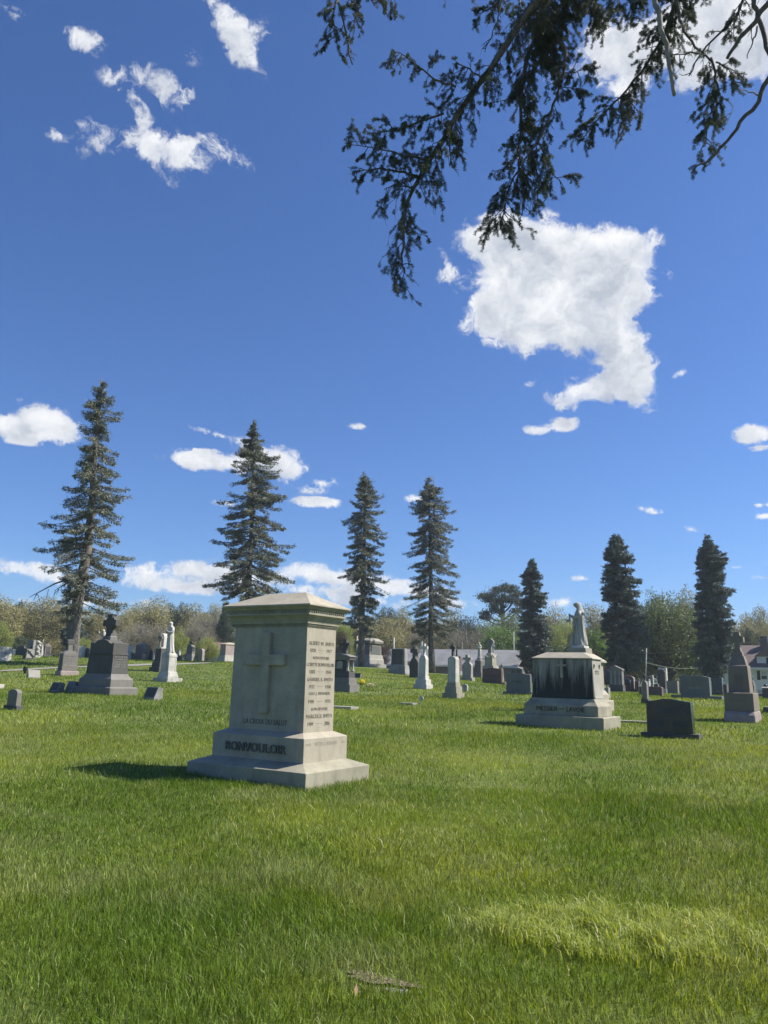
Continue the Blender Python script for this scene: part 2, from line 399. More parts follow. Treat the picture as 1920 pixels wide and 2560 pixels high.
# ------------------------------------------------------------------ the big family monument in front
mon = thing('family_monument', 'large pale limestone monument with hipped cap, raised cross and name BONVOULOIR on its base', 'monument', (-1.275, 10.5025, 0.29), ROTZ)
EXCL.append((-1.275, 10.5025, 1.906, 1.352))
bz = MB().loft([(0, 0, 1.912, 1.356, -.35), (0, 0, 1.906, 1.352, .201), (0, 0, 1.488, .925, .279)]).build('base', M_LIMED, mon, bevel=.008)
MB().loft([(0, 0, 1.482, .918, .270), (0, 0, 1.478, .920, .563), (0, 0, 1.232, .640, .619)]).build('plinth', M_LIME, mon, bevel=.006)
MB().loft([(0, 0, 1.225, .633, .612), (0, 0, 1.208, .629, 1.921)]).build('shaft', M_LIME, mon, bevel=.004)
mb = MB().loft([(0, 0, 1.216, .640, 1.915), (0, 0, 1.222, .645, 1.955), (0, 0, 1.262, .690, 1.957), (0, 0, 1.262, .690, 1.972), (0, 0, 1.275, .70, 1.99), (0, 0, 1.305, .735, 2.03),
    (0, 0, 1.36, .79, 2.062), (0, 0, 1.385, .815, 2.064), (0, 0, 1.385, .815, 2.088), (0, 0, 1.355, .785, 2.09), (0, 0, 1.355, .785, 2.127), (0, 0, 1.385, .82, 2.13), (0, 0, 1.41, .85, 2.15), (0, 0, 1.445, .88, 2.172), (0, 0, 1.468, .904, 2.174)])
mb.build('cornice', M_LIMED, mon)  # darker stone holds both dirt and the cornice's shading as colour
def band(w, d, z, r, step, name, rz):
    mb = MB()
    for (L_, side) in ((w, 0), (w, 1), (d, 2), (d, 3)):
        k = int(L_/step)
        for i in range(k):
            s = (i+.5)/k*L_ - L_/2
            c = {0: (s, -d/2, z), 1: (s, d/2, z), 2: (w/2, s, z), 3: (-w/2, s, z)}[side]
            mb.ball(c, (r, r, rz), 7, 5)
    return mb.build(name, M_LIMED, mon, smooth=True)
band(1.355, .785, 2.108, .0165, .045, 'egg_moulding', .020)
band(1.222, .645, 1.936, .0125, .031, 'bead_moulding', .017)
MB().loft([(0, 0, 1.474, .910, 2.1745), (0, 0, 1.474, .910, 2.195), (0, 0, .64, .012, 2.392)]).build('cap', M_LIME, mon, bevel=.004)
zc = lambda z: .612 - (z - .612)*.0065
mb = MB(); yA = -.3165+.006
prof = [(-.085, .832), (.051, .832), (.051, 1.430), (.298, 1.430), (.298, 1.566), (.051, 1.566), (.051, 1.840), (-.085, 1.840), (-.085, 1.566), (-.335, 1.566), (-.335, 1.430), (-.085, 1.430)]
mb.prism(prof, -.372, -.310); mb.build('cross', M_LIME, mon, bevel=.006)
inscription(mon, [('LA CROIX DU SALUT', 0, .692, .757, .72)], 'A', .3158, M_RAISED, extrude=.014)
inscription(mon, [('BONVOULOIR', -.01, .366, .474, .975)], 'A', .4598, M_RAISED, extrude=.055, off=.010)
def dates(a, b_, z0, z1, e=.232, w=.112): return [(a, -e+w/2, z0, z1, w), (b_, e-w/2, z0, z1, w)]
rows = [('ALBERT W. SMITH', 0, 1.696, 1.743, .535), ('SON EPOUSE', 0, 1.520, 1.555, .348), ('COSETTE BONVOULOIR', -.004, 1.431, 1.474, .588),
        ('GABRIEL S. SMITH', -.003, 1.248, 1.289, .54), ('LEO J. BERNIER', -.002, 1.068, 1.111, .442), ('SON EPOUSE', .004, .886, .920, .345), ('MARCELLE SMITH', .004, .793, .838, .546)]
for a, b_, z0, z1 in (('1878', '1917', 1.608, 1.650), ('1883', '1944', 1.340, 1.385), ('1912', '1940', 1.157, 1.199), ('1905', '1973', .975, 1.016), ('1909', '2006', .700, .745)):
    rows += dates(a, b_, z0, z1)
inscription(mon, rows, 'B', .6120, M_CUT, extrude=.011, tilt=.0065, zref=.612)
inscription(mon, [('PETER S. BERNIER', 0, .467, .511, .465), ('1943', -.366, .474, .505, .10), ('2011', .369, .475, .503, .092)], 'B', .7405, M_CUT, extrude=.004, tilt=.006, zref=.27)
for z in (1.629, 1.3625, 1.178, .9955, .7225): MB().box(.6045, .6135-(z-.612)*.0065, -.068, .062, z-.002, z+.0025).build('date_dash', M_CUT, mon)

# ------------------------------------------------------------------ monuments seen further off
class Mon:
    "one gravestone: its ground rectangle and height scale come from where its corners are seen"
    def __init__(s, name, label, cat, nx, ny, lx, rx, group=None, D=None, excl=True):
        s.c, s.w, s.d, s.N = frame(nx, ny, lx, rx, D)
        s.root = thing(name, label, cat, (s.c[0], s.c[1], s.N[2]), ROTZ, group)
        s.nx, s.ny = nx, ny
        if s.w < 1.2: s.root.rotation_euler = (random.uniform(-.014, .014), random.uniform(-.014, .014), ROTZ + random.uniform(-.03, .03))
        if excl: EXCL.append((s.c[0], s.c[1], s.w, s.d))
    def z(s, y):
        if y >= s.ny: return -0.25
        return _solve(lambda q: project([s.N[0], s.N[1], s.N[2]+q])[1], y, 0, 12, False)
    def tier(s, name, mat, rows, bevel=.012, smooth=False):
        "rows of (picture row, width fraction, depth fraction)"
        mb = MB().loft([(r[3]*s.w if len(r) > 3 else 0, r[4]*s.d if len(r) > 4 else 0, s.w*r[1], s.d*r[2], s.z(r[0])) for r in rows])
        return mb.build(name, mat, s.root, bevel=bevel, smooth=smooth)
    def slab(s, name, mat, prof, y0=-.5, y1=.5, bevel=.01, along='x'):
        "outline of (width fraction, picture row), extruded through the depth (or along the width)"
        mb = MB()
        if along == 'x': mb.prism([(x*s.w, s.z(y)) for x, y in prof], y0*s.d, y1*s.d)
        else: mb.prism([(x*s.d, s.z(y)) for x, y in prof], y0*s.w, y1*s.w, Matrix.Rotation(-pi/2, 4, 'Z') @ Matrix.Scale(1, 4))
        return mb.build(name, mat, s.root, bevel=bevel)
def arch(x0, x1, yb, ys, yt, n=8):
    "profile with a rounded head: sides up to ys, crown at yt"
    p = [(x0, yb), (x1, yb)]
    for i in range(n+1):
        a = pi*i/n; p.append(((x0+x1)/2 + (x1-x0)/2*cos(a), ys + (yt-ys)*sin(a)))
    return p
def cross_prof(cx, arm, th, y_top, y_arm0, y_arm1, y_bot):
    return [(cx-th, y_bot), (cx+th, y_bot), (cx+th*.9, y_arm1), (cx+arm, y_arm1), (cx+arm, y_arm0), (cx+th*.9, y_arm0), (cx+th*.9, y_top),
            (cx-th*.9, y_top), (cx-th*.9, y_arm0), (cx-arm, y_arm0), (cx-arm, y_arm1), (cx-th*.9, y_arm1)]

def robe(root, x, y, z0, h, mat, name='figure', lean=0.0, turn=0.0, seed=3, child=True, arms=True, wide=1.0):
    "a draped standing woman, one continuous surface, facing -y before turning"
    r = random.Random(seed); m = 40; R = []; u = h/1.65
    prof = [(0, .27, .24, 0), (.03, .26, .235, 0), (.25, .225, .20, 0), (.55, .20, .175, -.01), (.85, .195, .165, -.01), (1.0, .17, .145, 0), (1.15, .195, .15, .01), (1.28, .205, .145, .01),
            (1.37, .18, .125, .0), (1.42, .095, .085, -.02), (1.46, .078, .085, -.035), (1.50, .088, .10, -.045), (1.56, .098, .115, -.045), (1.61, .088, .10, -.04), (1.65, .03, .035, -.03)]
    zs = np.linspace(0, 1.65, 46)
    pz = [p[0] for p in prof]
    for z in zs:
        rx = np.interp(z, pz, [p[1] for p in prof])*wide; ry = np.interp(z, pz, [p[2] for p in prof]); dy = np.interp(z, pz, [p[3] for p in prof])
        ring = []
        fold = .075*np.clip((1.35-z)/.6, 0, 1)
        for k in range(m):
            a = 2*pi*k/m
            f = 1 + fold*sin(9*a + 2.4*z) + .5*fold*sin(5*a - 3.1*z + 1) + .35*fold*sin(16*a+1.5*z)
            ring.append((rx*f*cos(a) + lean*z*.15, ry*f*sin(a) + dy - lean*0.0*z, z))
        R.append(ring)
    M = Matrix.Translation((x, y, z0)) @ Matrix.Rotation(turn, 4, 'Z') @ Matrix.Scale(u, 4)
    mb = MB(); mb.rings([[M @ Vector(p) for p in ring] for ring in R])
    T = lambda *p: M @ Vector((p[0]+lean*p[2]*.15, p[1], p[2]))
    if arms:
        for s in (-1, 1):
            mb.tube([T(s*.17*wide, .0, 1.31), T(s*.235*wide, -.04, 1.12), T(s*.16*wide, -.19, 1.04), T(s*.03, -.25, 1.12)], [.062*u, .07*u, .055*u, .028*u], 8)
            mb.tube([T(s*.05, -.24, 1.11), T(s*.005, -.26, 1.17)], [.03*u, .014*u], 6)
        # mantle edge falling across the body
        for i in range(4):
            mb.tube([T(-.16*wide, -.13, 1.18-.07*i), T(0, -.185, .98-.10*i), T(.17*wide, -.12, 1.08-.11*i)], [.014*u, .022*u, .014*u], 6)
    return mb.build(name, mat, root, smooth=True)

# far left -----------------------------------------------------------
s = Mon('headstone', 'broad cream-white headstone with faint carving at the left edge of the photo', 'headstone', -14, 1653.5, -26, 31)
s.tier('base', M_WHITE, [(1660, 1, 1), (1651, 1, 1), (1649, .9, .92)]); s.tier('die', M_WHITE, [(1651, .8, .9), (1620, .72, .86), (1616, .66, .84)])
scribble(s.root, [(-.05, s.z(1634), s.d*.35, .10)], 'B', s.w*.375, M_CUTD, seed=4, cell=.09)
s = Mon('headstone', 'small white headstone right of the cream-white one at the left edge', 'headstone', 31.5, 1640, 28, 38)
s.tier('die', M_WHITE, [(1642, 1, 1), (1623, .95, .95)])
s = Mon('headstone', 'wide blue-grey headstone with low hipped top behind the framed cross stone', 'headstone', 58, 1639.5, 40, 64)
s.tier('die', M_DGREY, [(1642, 1, 1), (1619, 1, .95), (1615, .7, .5)])
s = Mon('headstone', 'tall dark tablet with sunlit edges coloured pale beside a weathered carved pillar', 'headstone', 80, 1641, 65, 86)
s.tier('die', M_BLACK, [(1644, 1, 1), (1602, 1, .95)]); s.tier('surround', M_LGREY, [(1602, 1.06, 1.05), (1600, 1.06, 1.05)])
s.slab('pilaster_or_lit_edge', M_LGREY, [(.42, 1641), (.52, 1641), (.52, 1602), (.42, 1602)], -.52, .52)  # pale end strip: the tablet's sunlit side put into the colour
s = Mon('carved_pillar', 'weathered white pillar with lumpy carved foliage behind the framed cross stone', 'grave pillar', 88, 1644.5, 83, 101)
s.tier('base', M_WHITE2, [(1648, 1.1, 1.1), (1638, 1.05, 1.05)])
rr = random.Random(5); mb = MB()
for i in range(22):
    y = 1638 - i*1.6; mb.ball((rr.uniform(-.2, .2)*s.w, rr.uniform(-.2, .2)*s.d, s.z(y)), (.24*s.w+.1, .2*s.d+.05, .09), 8, 6)
mb.build('carving', M_WHITE2, s.root, smooth=True)
s = Mon('headstone', 'pale headstone in a dark frame with a black diagonal cross on its face', 'headstone', 60.5, 1650.5, 50, 90)
s.tier('base', M_DGREY, [(1656, 1, 1), (1646, 1, .98)])
s.tier('die', M_DGREY, [(1646.5, .62, .78), (1621, .56, .74)])
mb = MB(); x1 = s.w*.31; dd = s.d*.72; mb.loft([(0, 0, x1*2-.04, dd*.92, s.z(1644.5)), (0, 0, x1*2*.93, dd*.92*.97, s.z(1622.5))]); q = mb.build('panel', M_LGREY, s.root); q.location.x = .045
mb = MB(); zt, zb = s.z(1624), s.z(1643)
for (a, b_, wd) in (((-.40, .95), (.42, .05), .055), ((-.34, .55), (-.02, .78), .05)):
    p = Vector((x1+.02, a[0]*dd, zb+(zt-zb)*a[1])); q = Vector((x1+.02, b_[0]*dd, zb+(zt-zb)*b_[1])); mb.tube([p, q], wd, 4)
mb.build('cross', M_BLACK, s.root)
s = Mon('cross_monument', 'slender white obelisk topped by a small cross in the far left row', 'cross monument', 102, 1638.5, 98, 109)
s.tier('shaft', M_WHITE, [(1640, 1, 1), (1634, .8, .8), (1612, .34, .34)], bevel=.01)
s.slab('cross', M_WHITE, cross_prof(0, .40, .10, 1598, 1602, 1605, 1613), -.1, .1)
s = Mon('headstone', 'grey headstone with gabled top and dark recessed panel right of the slender white cross', 'headstone', 110, 1640, 103, 129)
s.tier('base', M_LGREY, [(1644, 1, 1), (1636.5, 1, 1)]); 
s.slab('die', M_GREY, [(-.40, 1637), (.40, 1637), (.40, 1614), (0, 1608.5), (-.40, 1614)], -.4, .4, along='y') if False else s.tier('die', M_GREY, [(1637, .72, .84), (1614, .68, .80), (1608.5, .6, .1)])
q = MB().box(s.w*.345, s.w*.372, -s.d*.27, s.d*.27, s.z(1634), s.z(1616)).build('panel', M_DGREY, s.root)

s = Mon('headstone', 'brown-grey tombstone with rough pink base and broken cross top before the leaning spruce', 'headstone', 151, 1690, 136.5, 197)
s.tier('base', M_PINK, [(1694, 1, 1), (1690, 1.0, 1.0), (1683, 1.02, 1.01), (1677, 1.0, .99)], bevel=.03)
s.tier('die', M_BRGREY, [(1677.5, .80, .86), (1634, .66, .80), (1629.5, .60, .62), (1626, .55, .40)], bevel=.02)
s.tier('cross_stem', M_BRGREY, [(1626.5, .30, .26), (1610, .26, .24)]); s.tier('cross_head', M_DGREY, [(1610.5, .30, .30), (1608, .34, .36), (1600, .34, .38), (1597, .28, .26)])
scribble(s.root, [(0, s.z(y), s.d*.62, .07) for y in (1670, 1664, 1658, 1652, 1646, 1640)], 'B', s.w*.365, M_LGREY, seed=9, cell=.06)
s = Mon('headstone', 'white headstone just right of the leaning spruce trunk in the far row', 'headstone', 194, 1640, 190, 214)
s.tier('die', M_WHITE, [(1643, .9, .92), (1614, .85, .88)])
s = Mon('headstone', 'small pale headstone half hidden left of the arched tombstone', 'headstone', 150, 1641, 147, 160)
s.tier('die', M_WHITE, [(1643, 1, 1), (1629, 1, .8)])
s = Mon('headstone', 'dark headstone with round sunlit edge coloured white behind the Celtic cross monument', 'headstone', 219, 1638, 212, 225)
s.slab('die', M_DGREY, arch(-.5, .5, 1641, 1624, 1620), -.5, .1); s.slab('lit_side', M_WHITE, arch(-.5, .5, 1641, 1624, 1620), .1, .5)  # dark front, white rear half: shaded face and sunlit side put into colour
# slant markers
def slant(label, nx, ny, lx, rx, ytop, mat, side, panel=None, shift=.45):
    s = Mon('slant_marker', label, 'slant marker', nx, ny, lx, rx, 'low slanted grave markers on the left')
    zt = s.z(ytop); w, d = s.w, s.d
    mb = MB(); vs = [(-w/2, -d/2, -.2), (w/2, -d/2, -.2), (w/2, d/2, -.2), (-w/2, d/2, -.2), (-w/2, -d/2, .05), (w/2, -d/2, .05), (w/2, d/2, zt*.9), (-w/2, d/2, zt*.9),
                     (-w/2, -d/2+d*shift, zt), (w/2, -d/2+d*shift, zt)]
    fs = [(0, 1, 5, 4), (4, 5, 9, 8), (8, 9, 6, 7), (1, 2, 6, 9, 5), (0, 4, 8, 7, 3), (3, 7, 6, 2), (0, 3, 2, 1)]
    mb.add(vs, fs); mb.build('body', side, s.root, bevel=.006)
    a = Vector((0, -d/2, .05)); b_ = Vector((0, -d/2+d*shift, zt)); nrm = Vector((0, -(b_.z-a.z), b_.y-a.y)).normalized()
    mb = MB(); u0, u1 = .1, .9
    P = [Vector((-w*.42, 0, 0)) + a.lerp(b_, u0), Vector((w*.42, 0, 0)) + a.lerp(b_, u0), Vector((w*.42, 0, 0)) + a.lerp(b_, u1), Vector((-w*.42, 0, 0)) + a.lerp(b_, u1)]
    mb.add([p - nrm*.01 for p in P] + [p + nrm*.006 for p in P], [(0, 1, 2, 3), (7, 6, 5, 4), (0, 4, 5, 1), (1, 5, 6, 2), (2, 6, 7, 3), (3, 7, 4, 0)])
    mb.build('face_panel', mat, s.root); return s
slant('low slant-faced marker left of the dark Celtic cross monument, farther left of two', 141, 1732, 121, 160.5, 1705.5, M_DGREY, M_ROUGH)
slant('low slant-faced marker touching the left end of the dark Celtic cross monument', 178, 1733, 160, 197, 1702.5, M_GREEN, M_ROUGH)
slant('slant marker with curved top and dark plaque right of the Celtic cross monument', 385, 1750.5, 356.5, 406, 1717.5, M_DGREY, M_ROUGH)
s = Mon('slant_marker', 'light grey slant marker beside the lane with its face toward the right', 'slant marker', 71, 1695.5, 63, 101, 'low slanted grave markers on the left')
w, d = s.w, s.d; zt = s.z(1674.5)
mb = MB().add([(-w*.5, -d/2, -.2), (w*.5, -d/2, -.2), (w*.5, d/2, -.2), (-w*.5, d/2, -.2), (w*.5, -d/2, .05), (w*.5, d/2, .05), (w*.15, -d/2, zt), (w*.15, d/2, zt), (-w*.05, -d/2, zt*.97), (-w*.05, d/2, zt*.97)],
  [(0, 1, 4, 6, 8), (1, 2, 5, 4), (4, 5, 7, 6), (6, 7, 9, 8), (8, 9, 3, 0), (2, 3, 9, 7, 5), (0, 3, 2, 1)]); mb.build('body', M_LGREY, s.root, bevel=.006)
P = hit(62, 1684); mb = MB().rings([[(P[0]+r_*cos(a*pi/5), P[1]+r_*sin(a*pi/5), P[2]+z_) for a in range(10)] for r_, z_ in ((.05, -.05), (.08, .1), (.12, .22), (.09, .3), (.11, .34))])
tag(mb.build('flower_vase', M_BLACK, smooth=True), 'small dark metal vase left of the light grey slant marker', 'vase')
s = Mon('marker_block', 'low white stone block at the left edge below the lane', 'grave marker', -6, 1721.5, -30, 10)
s.tier('block', M_WHITE, [(1725, 1, 1), (1711, 1, 1)])
s = Mon('headstone', 'small round-topped grey headstone on a square base nearest the left edge', 'headstone', 39.5, 1777, 8, 57)
s.tier('base', M_DGREY, [(1782, 1, 1), (1765, 1, 1)], bevel=.01)
s.slab('die', M_GREY, arch(-.36, .36, 1766, 1733, 1723.5), -.37, .37, bevel=.012)

# the dark Celtic cross monument
s = Mon('celtic_cross_monument', 'tall dark granite monument with a Celtic cross on top, left of the large pale monument', 'monument', 273, 1740, 180.5, 343)
s.tier('base', M_GREY, [(1746, 1, 1), (1720.5, 1, 1), (1718, .93, .93)], bevel=.012)
s.tier('step', M_GREY, [(1719, .865, .82), (1699, .865, .80), (1697, .84, .77), (1691, .74, .66), (1685, .70, .61)], bevel=.01)
s.tier('die', M_DGREY, [(1685.5, .69, .60), (1637.5, .655, .53), (1635.5, .675, .60), (1634, .67, .59)], bevel=.006)
pf = [(-.315, 1635), (.315, 1635), (.315, 1606), (.295, 1604.5), (.255, 1608), (.20, 1606), (.14, 1600), (.05, 1597), (-.05, 1597), (-.14, 1600), (-.20, 1606), (-.255, 1608), (-.295, 1604.5), (-.315, 1606)]
s.slab('head', M_DGREY, pf, -.27, .27, bevel=.01)
s.tier('cross_plinth', M_GREY, [(1600, .20, .26), (1589, .20, .25), (1587, .17, .21)], bevel=.008)
s.slab('cross', M_DGREY, [(-.085, 1588), (.085, 1588), (.06, 1574), (.058, 1561.5), (.175, 1561.5), (.175, 1545.5), (.062, 1545.5), (.065, 1534), (.08, 1531), (-.08, 1531), (-.065, 1534), (-.062, 1545.5), (-.175, 1545.5), (-.175, 1561.5), (-.058, 1561.5), (-.06, 1574)], -.085, .085, bevel=.01)
mb = MB(); zc_ = s.z(1553.5); R_ = s.w*.128
for k in range(24):
    a0, a1 = 2*pi*k/24, 2*pi*(k+1)/24
    mb.prism([(R_*cos(a0), zc_+R_*sin(a0)), (R_*cos(a1), zc_+R_*sin(a1)), (R_*.68*cos(a1), zc_+R_*.68*sin(a1)), (R_*.68*cos(a0), zc_+R_*.68*sin(a0))], -s.d*.055, s.d*.055)
mb.build('ring', M_DGREY, s.root)
scribble(s.root, [(0, s.z(y), s.d*.40, .045) for y in range(1644, 1682, 6)], 'B', s.w*.335, M_LGREY, seed=12, cell=.045)
s = Mon('angel_monument', 'white kneeling angel with raised wings on a dark tomb behind the Celtic cross monument', 'monument', 255, 1668, 234, 276)
s.tier('die', M_DGREY, [(1672, 1, 1), (1612, .85, .85)]); s.tier('cap', M_WHITE2, [(1611.5, .9, .9), (1604, .7, .8)])
mb = MB(); zz = s.z(1604); mb.ball((-.1, 0, zz+.28), (.13, .15, .30), 10, 8); mb.ball((-.22, 0, zz+.62), .10, 10, 8)
mb.tube([(-.18, -.05, zz+.4), (-.42, -.1, zz+.45), (-.5, -.1, zz+.6)], [.06, .05, .03], 8)
mb.build('angel_body', M_WHITE2, s.root, smooth=True)
mb = MB(); mb.prism([(0, zz+.25), (.10, zz+.2), (.48, zz+.95), (.42, zz+1.05), (.25, zz+.8)], -.04, .04); mb.prism([(.05, zz+.2), (.18, zz+.15), (.42, zz+.6), (.3, zz+.62)], .08, .14); mb.build('wings', M_WHITE2, s.root, bevel=.01)

s = Mon('headstone', 'white-faced headstone directly right of the Celtic cross monument', 'headstone', 323.5, 1640, 312, 333)
s.tier('base', M_WHITE2, [(1643, 1, 1.1), (1637.5, 1, 1.1)]); s.tier('die', M_WHITE, [(1638, .75, .85), (1616, .72, .82), (1613.5, .6, .75)])
s = Mon('headstone', 'small pink stone against the Celtic cross monument', 'headstone', 311, 1652, 306, 320)
s.tier('die', M_PINK, [(1655, 1, 1), (1632, .8, .7), (1625, .5, .3)])
s = Mon('flower_pot', 'tiny pale flower pot between two far headstones right of the Celtic cross', 'flower pot', 332, 1638, 329, 336)
s.tier('pot', M_DGREY, [(1640, .6, .6), (1632, .9, .9)]); mb = MB(); mb.ball((0, 0, s.z(1629)), (.14, .14, .14), 8, 6); mb.build('flowers', plain('pale_petals', (.7, .68, .45)), s.root)
s = Mon('headstone', 'massive dark headstone with hipped top and carved bright side in the far row', 'headstone', 354.5, 1641.5, 333, 374)
s.tier('base', M_GREY, [(1645, 1, 1), (1634, 1, 1)], bevel=.02); s.tier('die', M_GREY, [(1634.5, .82, .78), (1613, .80, .76), (1607.5, .5, .45)], bevel=.02)
scribble(s.root, [(0, s.z(y), s.d*.5, .16) for y in (1629, 1622)], 'B', s.w*.405, M_LGREY, seed=13, cell=.13, depth=.02)
s = Mon('headstone', 'small headstone with round sunlit side coloured white left of the hooded cross tomb', 'headstone', 379, 1642.5, 372, 384)
s.slab('die', M_DGREY, arch(-.5, .5, 1645, 1628, 1625), -.5, .0); s.slab('lit_side', M_WHITE, arch(-.5, .5, 1645, 1628, 1625), .001, .5)  # one slab in two tones: shaded front and sunlit side as colour

s = Mon('hooded_cross_monument', 'tomb with white arched hood sheltering a cross, behind the left veiled statue', 'monument', 396, 1680.5, 371.5, 430)
s.tier('base', M_DGREY, [(1685, 1, 1), (1668, 1, 1)]); s.tier('step', M_DGREY, [(1668.5, .80, .82), (1654, .76, .76)])
s.tier('die', M_DGREY, [(1654.5, .60, .62), (1621, .54, .58)]); s.tier('cap', M_WHITE, [(1621, .60, .64), (1617.5, .60, .64)])
s.slab('hood', M_WHITE, arch(-.26, .26, 1618, 1592, 1582), -.14, .26, bevel=.015)
s.slab('cross', M_GREY, cross_prof(.10, .20, .055, 1584, 1590, 1597, 1618), -.34, -.22)

s = Mon('statue_monument', 'white veiled woman statue on a streaked square pedestal, left of the large monument', 'monument', 418, 1706, 381.5, 455.5)
s.tier('base', M_WHITE2, [(1711, 1, 1), (1695, 1, 1)]); s.tier('step', M_WHITE2, [(1695.5, .72, .72), (1691, .72, .72), (1686, .66, .64), (1679, .60, .60)])
s.tier('die', M_WHITE2, [(1679.5, .52, .54), (1643, .50, .52), (1641, .54, .56), (1636, .52, .54), (1631, .40, .40), (1628, .32, .32)])
robe(s.root, 0, 0, s.z(1630), s.z(1552)-s.z(1630), M_WHITE, turn=-.2, wide=.95, lean=-.25)
s = Mon('headstone', 'small white and dark headstone right of the statue pedestal in the far row', 'headstone', 448, 1643, 437, 456)
s.tier('base', M_DGREY, [(1645, 1, 1), (1638, .9, .9)]); s.tier('die', M_WHITE, [(1638.5, .5, .6), (1624, .48, .55)])
s = Mon('cross_topped_headstone', 'blue-grey tomb with a carved cross on its peaked top and white right side', 'headstone', 479, 1644, 463, 489)
s.tier('base', M_LGREY, [(1647, 1, 1), (1636, 1, 1)]); s.slab('die', M_GREY, [(-.42, 1637), (.42, 1637), (.40, 1617), (.18, 1612), (-.18, 1612), (-.40, 1617)], -.42, .42)
s.slab('cross', M_DGREY, cross_prof(0, .20, .08, 1602, 1604.5, 1608, 1613), -.18, .18)
s = Mon('headstone', 'plain round-shouldered headstone with bright right side in the far row left of the large monument', 'headstone', 505, 1643.5, 495, 511)
s.slab('die', M_LGREY, arch(-.5, .5, 1646, 1627, 1621.5), -.5, .5)
s = Mon('tomb', 'square pink-white tomb with hipped roof partly hidden by the large monument', 'tomb', 562, 1645, 544, 600)
s.tier('base', M_WHITE2, [(1649, 1, 1), (1638, 1, .98)]); s.tier('die', M_PINK, [(1638.5, .78, .86), (1611, .74, .82)]); s.tier('roof', M_LIME, [(1611, .86, .92), (1609.5, .86, .92), (1605, .1, .1)])

# middle -----------------------------------------------------------
s = Mon('columned_monument', 'dark gabled monument with paired columns and a cross, right behind the large monument', 'monument', 874, 1731.5, 806, 898.5)
s.tier('base', M_GREY, [(1736, 1, 1), (1711.5, 1, 1)]); s.tier('step', M_GREY, [(1712, .86, .80), (1694.5, .84, .78)]); s.tier('plinth', M_DGREY, [(1695, .78, .62), (1679, .76, .60)])
s.tier('die', M_DGREY, [(1679.5, .50, .40), (1650, .50, .40)]); mb = MB(); z0, z1 = s.z(1679), s.z(1650)
for sx in (-1, 1):
    for q in (.27, .10):
        mb = MB(); X0, Y0 = sx*s.w*.33, -s.d*q if q > .2 else s.d*.22
        mb.rings([[(X0+r_*cos(a*pi/6), Y0+r_*sin(a*pi/6), z0+(z1-z0)*t_) for a in range(12)] for t_, r_ in ((0, .07), (.1, .07), (.13, .048), (.85, .042), (.88, .05), (1, .075))])
        mb.build('column', M_LGREY, s.root, smooth=True)
s.tier('entablature', M_GREY, [(1650, .80, .70), (1644, .84, .74), (1642, .90, .80)]); s.slab('gable', M_GREY, [(-.45, 1642), (.45, 1642), (.30, 1637), (0, 1632), (-.30, 1637)], -.38, .38)
s.slab('cross', M_DGREY, cross_prof(.12, .17, .07, 1597, 1606, 1613, 1636), -.12, .12)
robe(s.root, -.22, -.1, s.z(1634), s.z(1614)-s.z(1634), M_GREY, name='kneeling_figure', wide=1.3, turn=.5)
s.slab('shield', M_LGREY, [(-.10, 1672), (.12, 1672), (.14, 1655), (.02, 1651), (-.08, 1655)], -.30, -.22)
slant('dark slant-faced marker behind the yellow flowers', 900, 1695.5, 883, 903.5, 1683, M_DGREY, M_GREY)
s = Mon('hip_roof_monument', 'big grey granite family monument with ridged roof cap in front of the third spruce', 'monument', 923.5, 1667.5, 877, 966)
s.tier('base', M_LGREY, [(1672, 1, 1), (1659, 1, 1)]); s.tier('step', M_LGREY, [(1659.3, .88, .86), (1648, .86, .84), (1646, .82, .80), (1636, .76, .78)])
s.tier('die', M_GREY, [(1636.3, .70, .72), (1610, .66, .68)]); s.tier('cornice', M_GREY, [(1610, .70, .72), (1607, .78, .80), (1602, .80, .82)])
s.tier('roof', M_LGREY, [(1602, .80, .84), (1600, .78, .80), (1594, .66, .30)]); s.slab('panel', M_GREEN, [(0, 1), (0, 2), (1, 2)]) if False else None
MB().box(s.w*.335, s.w*.36, -s.d*.26, s.d*.26, s.z(1634), s.z(1614)).build('panel', M_GREEN, s.root)
s = Mon('rock_faced_monument', 'dark tablet set in a rock-faced granite block right of the purple shrub', 'monument', 1013, 1687.5, 969.5, 1025.5)
s.tier('base', M_ROUGH, [(1691, 1, 1), (1683, 1, 1), (1674, .94, .96), (1663, .90, .8)], bevel=.04); s.tier('die', M_ROUGH, [(1663.5, .80, .62), (1640, .78, .60), (1621, .76, .62)], bevel=.04)
s.slab('panel', M_DGREY, [(-.32, 1660), (.26, 1660), (.26, 1626), (.22, 1623), (-.28, 1623), (-.32, 1626)], -.36, -.3)
scribble(s.root, [(0, s.z(y), s.w*.4, .06) for y in (1654, 1648, 1640, 1632)], 'A', s.d*.36, M_GREEN, seed=14, cell=.07)
s = Mon('cross_topped_headstone', 'dark shouldered headstone rising into a thick cross, left behind the white cross monument', 'headstone', 1047, 1695.5, 1017, 1059)
s.tier('base', M_DGREY, [(1698, 1, 1), (1692, 1, 1)])
s.slab('die', M_DGREY, [(-.36, 1693), (.36, 1693), (.36, 1656), (.22, 1648), (.12, 1644), (.12, 1632), (.30, 1632), (.30, 1622), (.12, 1622), (.12, 1616), (-.12, 1616), (-.12, 1622), (-.30, 1622), (-.30, 1632), (-.12, 1632), (-.12, 1644), (-.22, 1648), (-.36, 1656)], -.34, .34, bevel=.02)
s = Mon('cross_monument', 'bright white obelisk-shaped monument with gabled head and cross, on three white steps', 'cross monument', 1065.5, 1723.5, 1033, 1082.5)
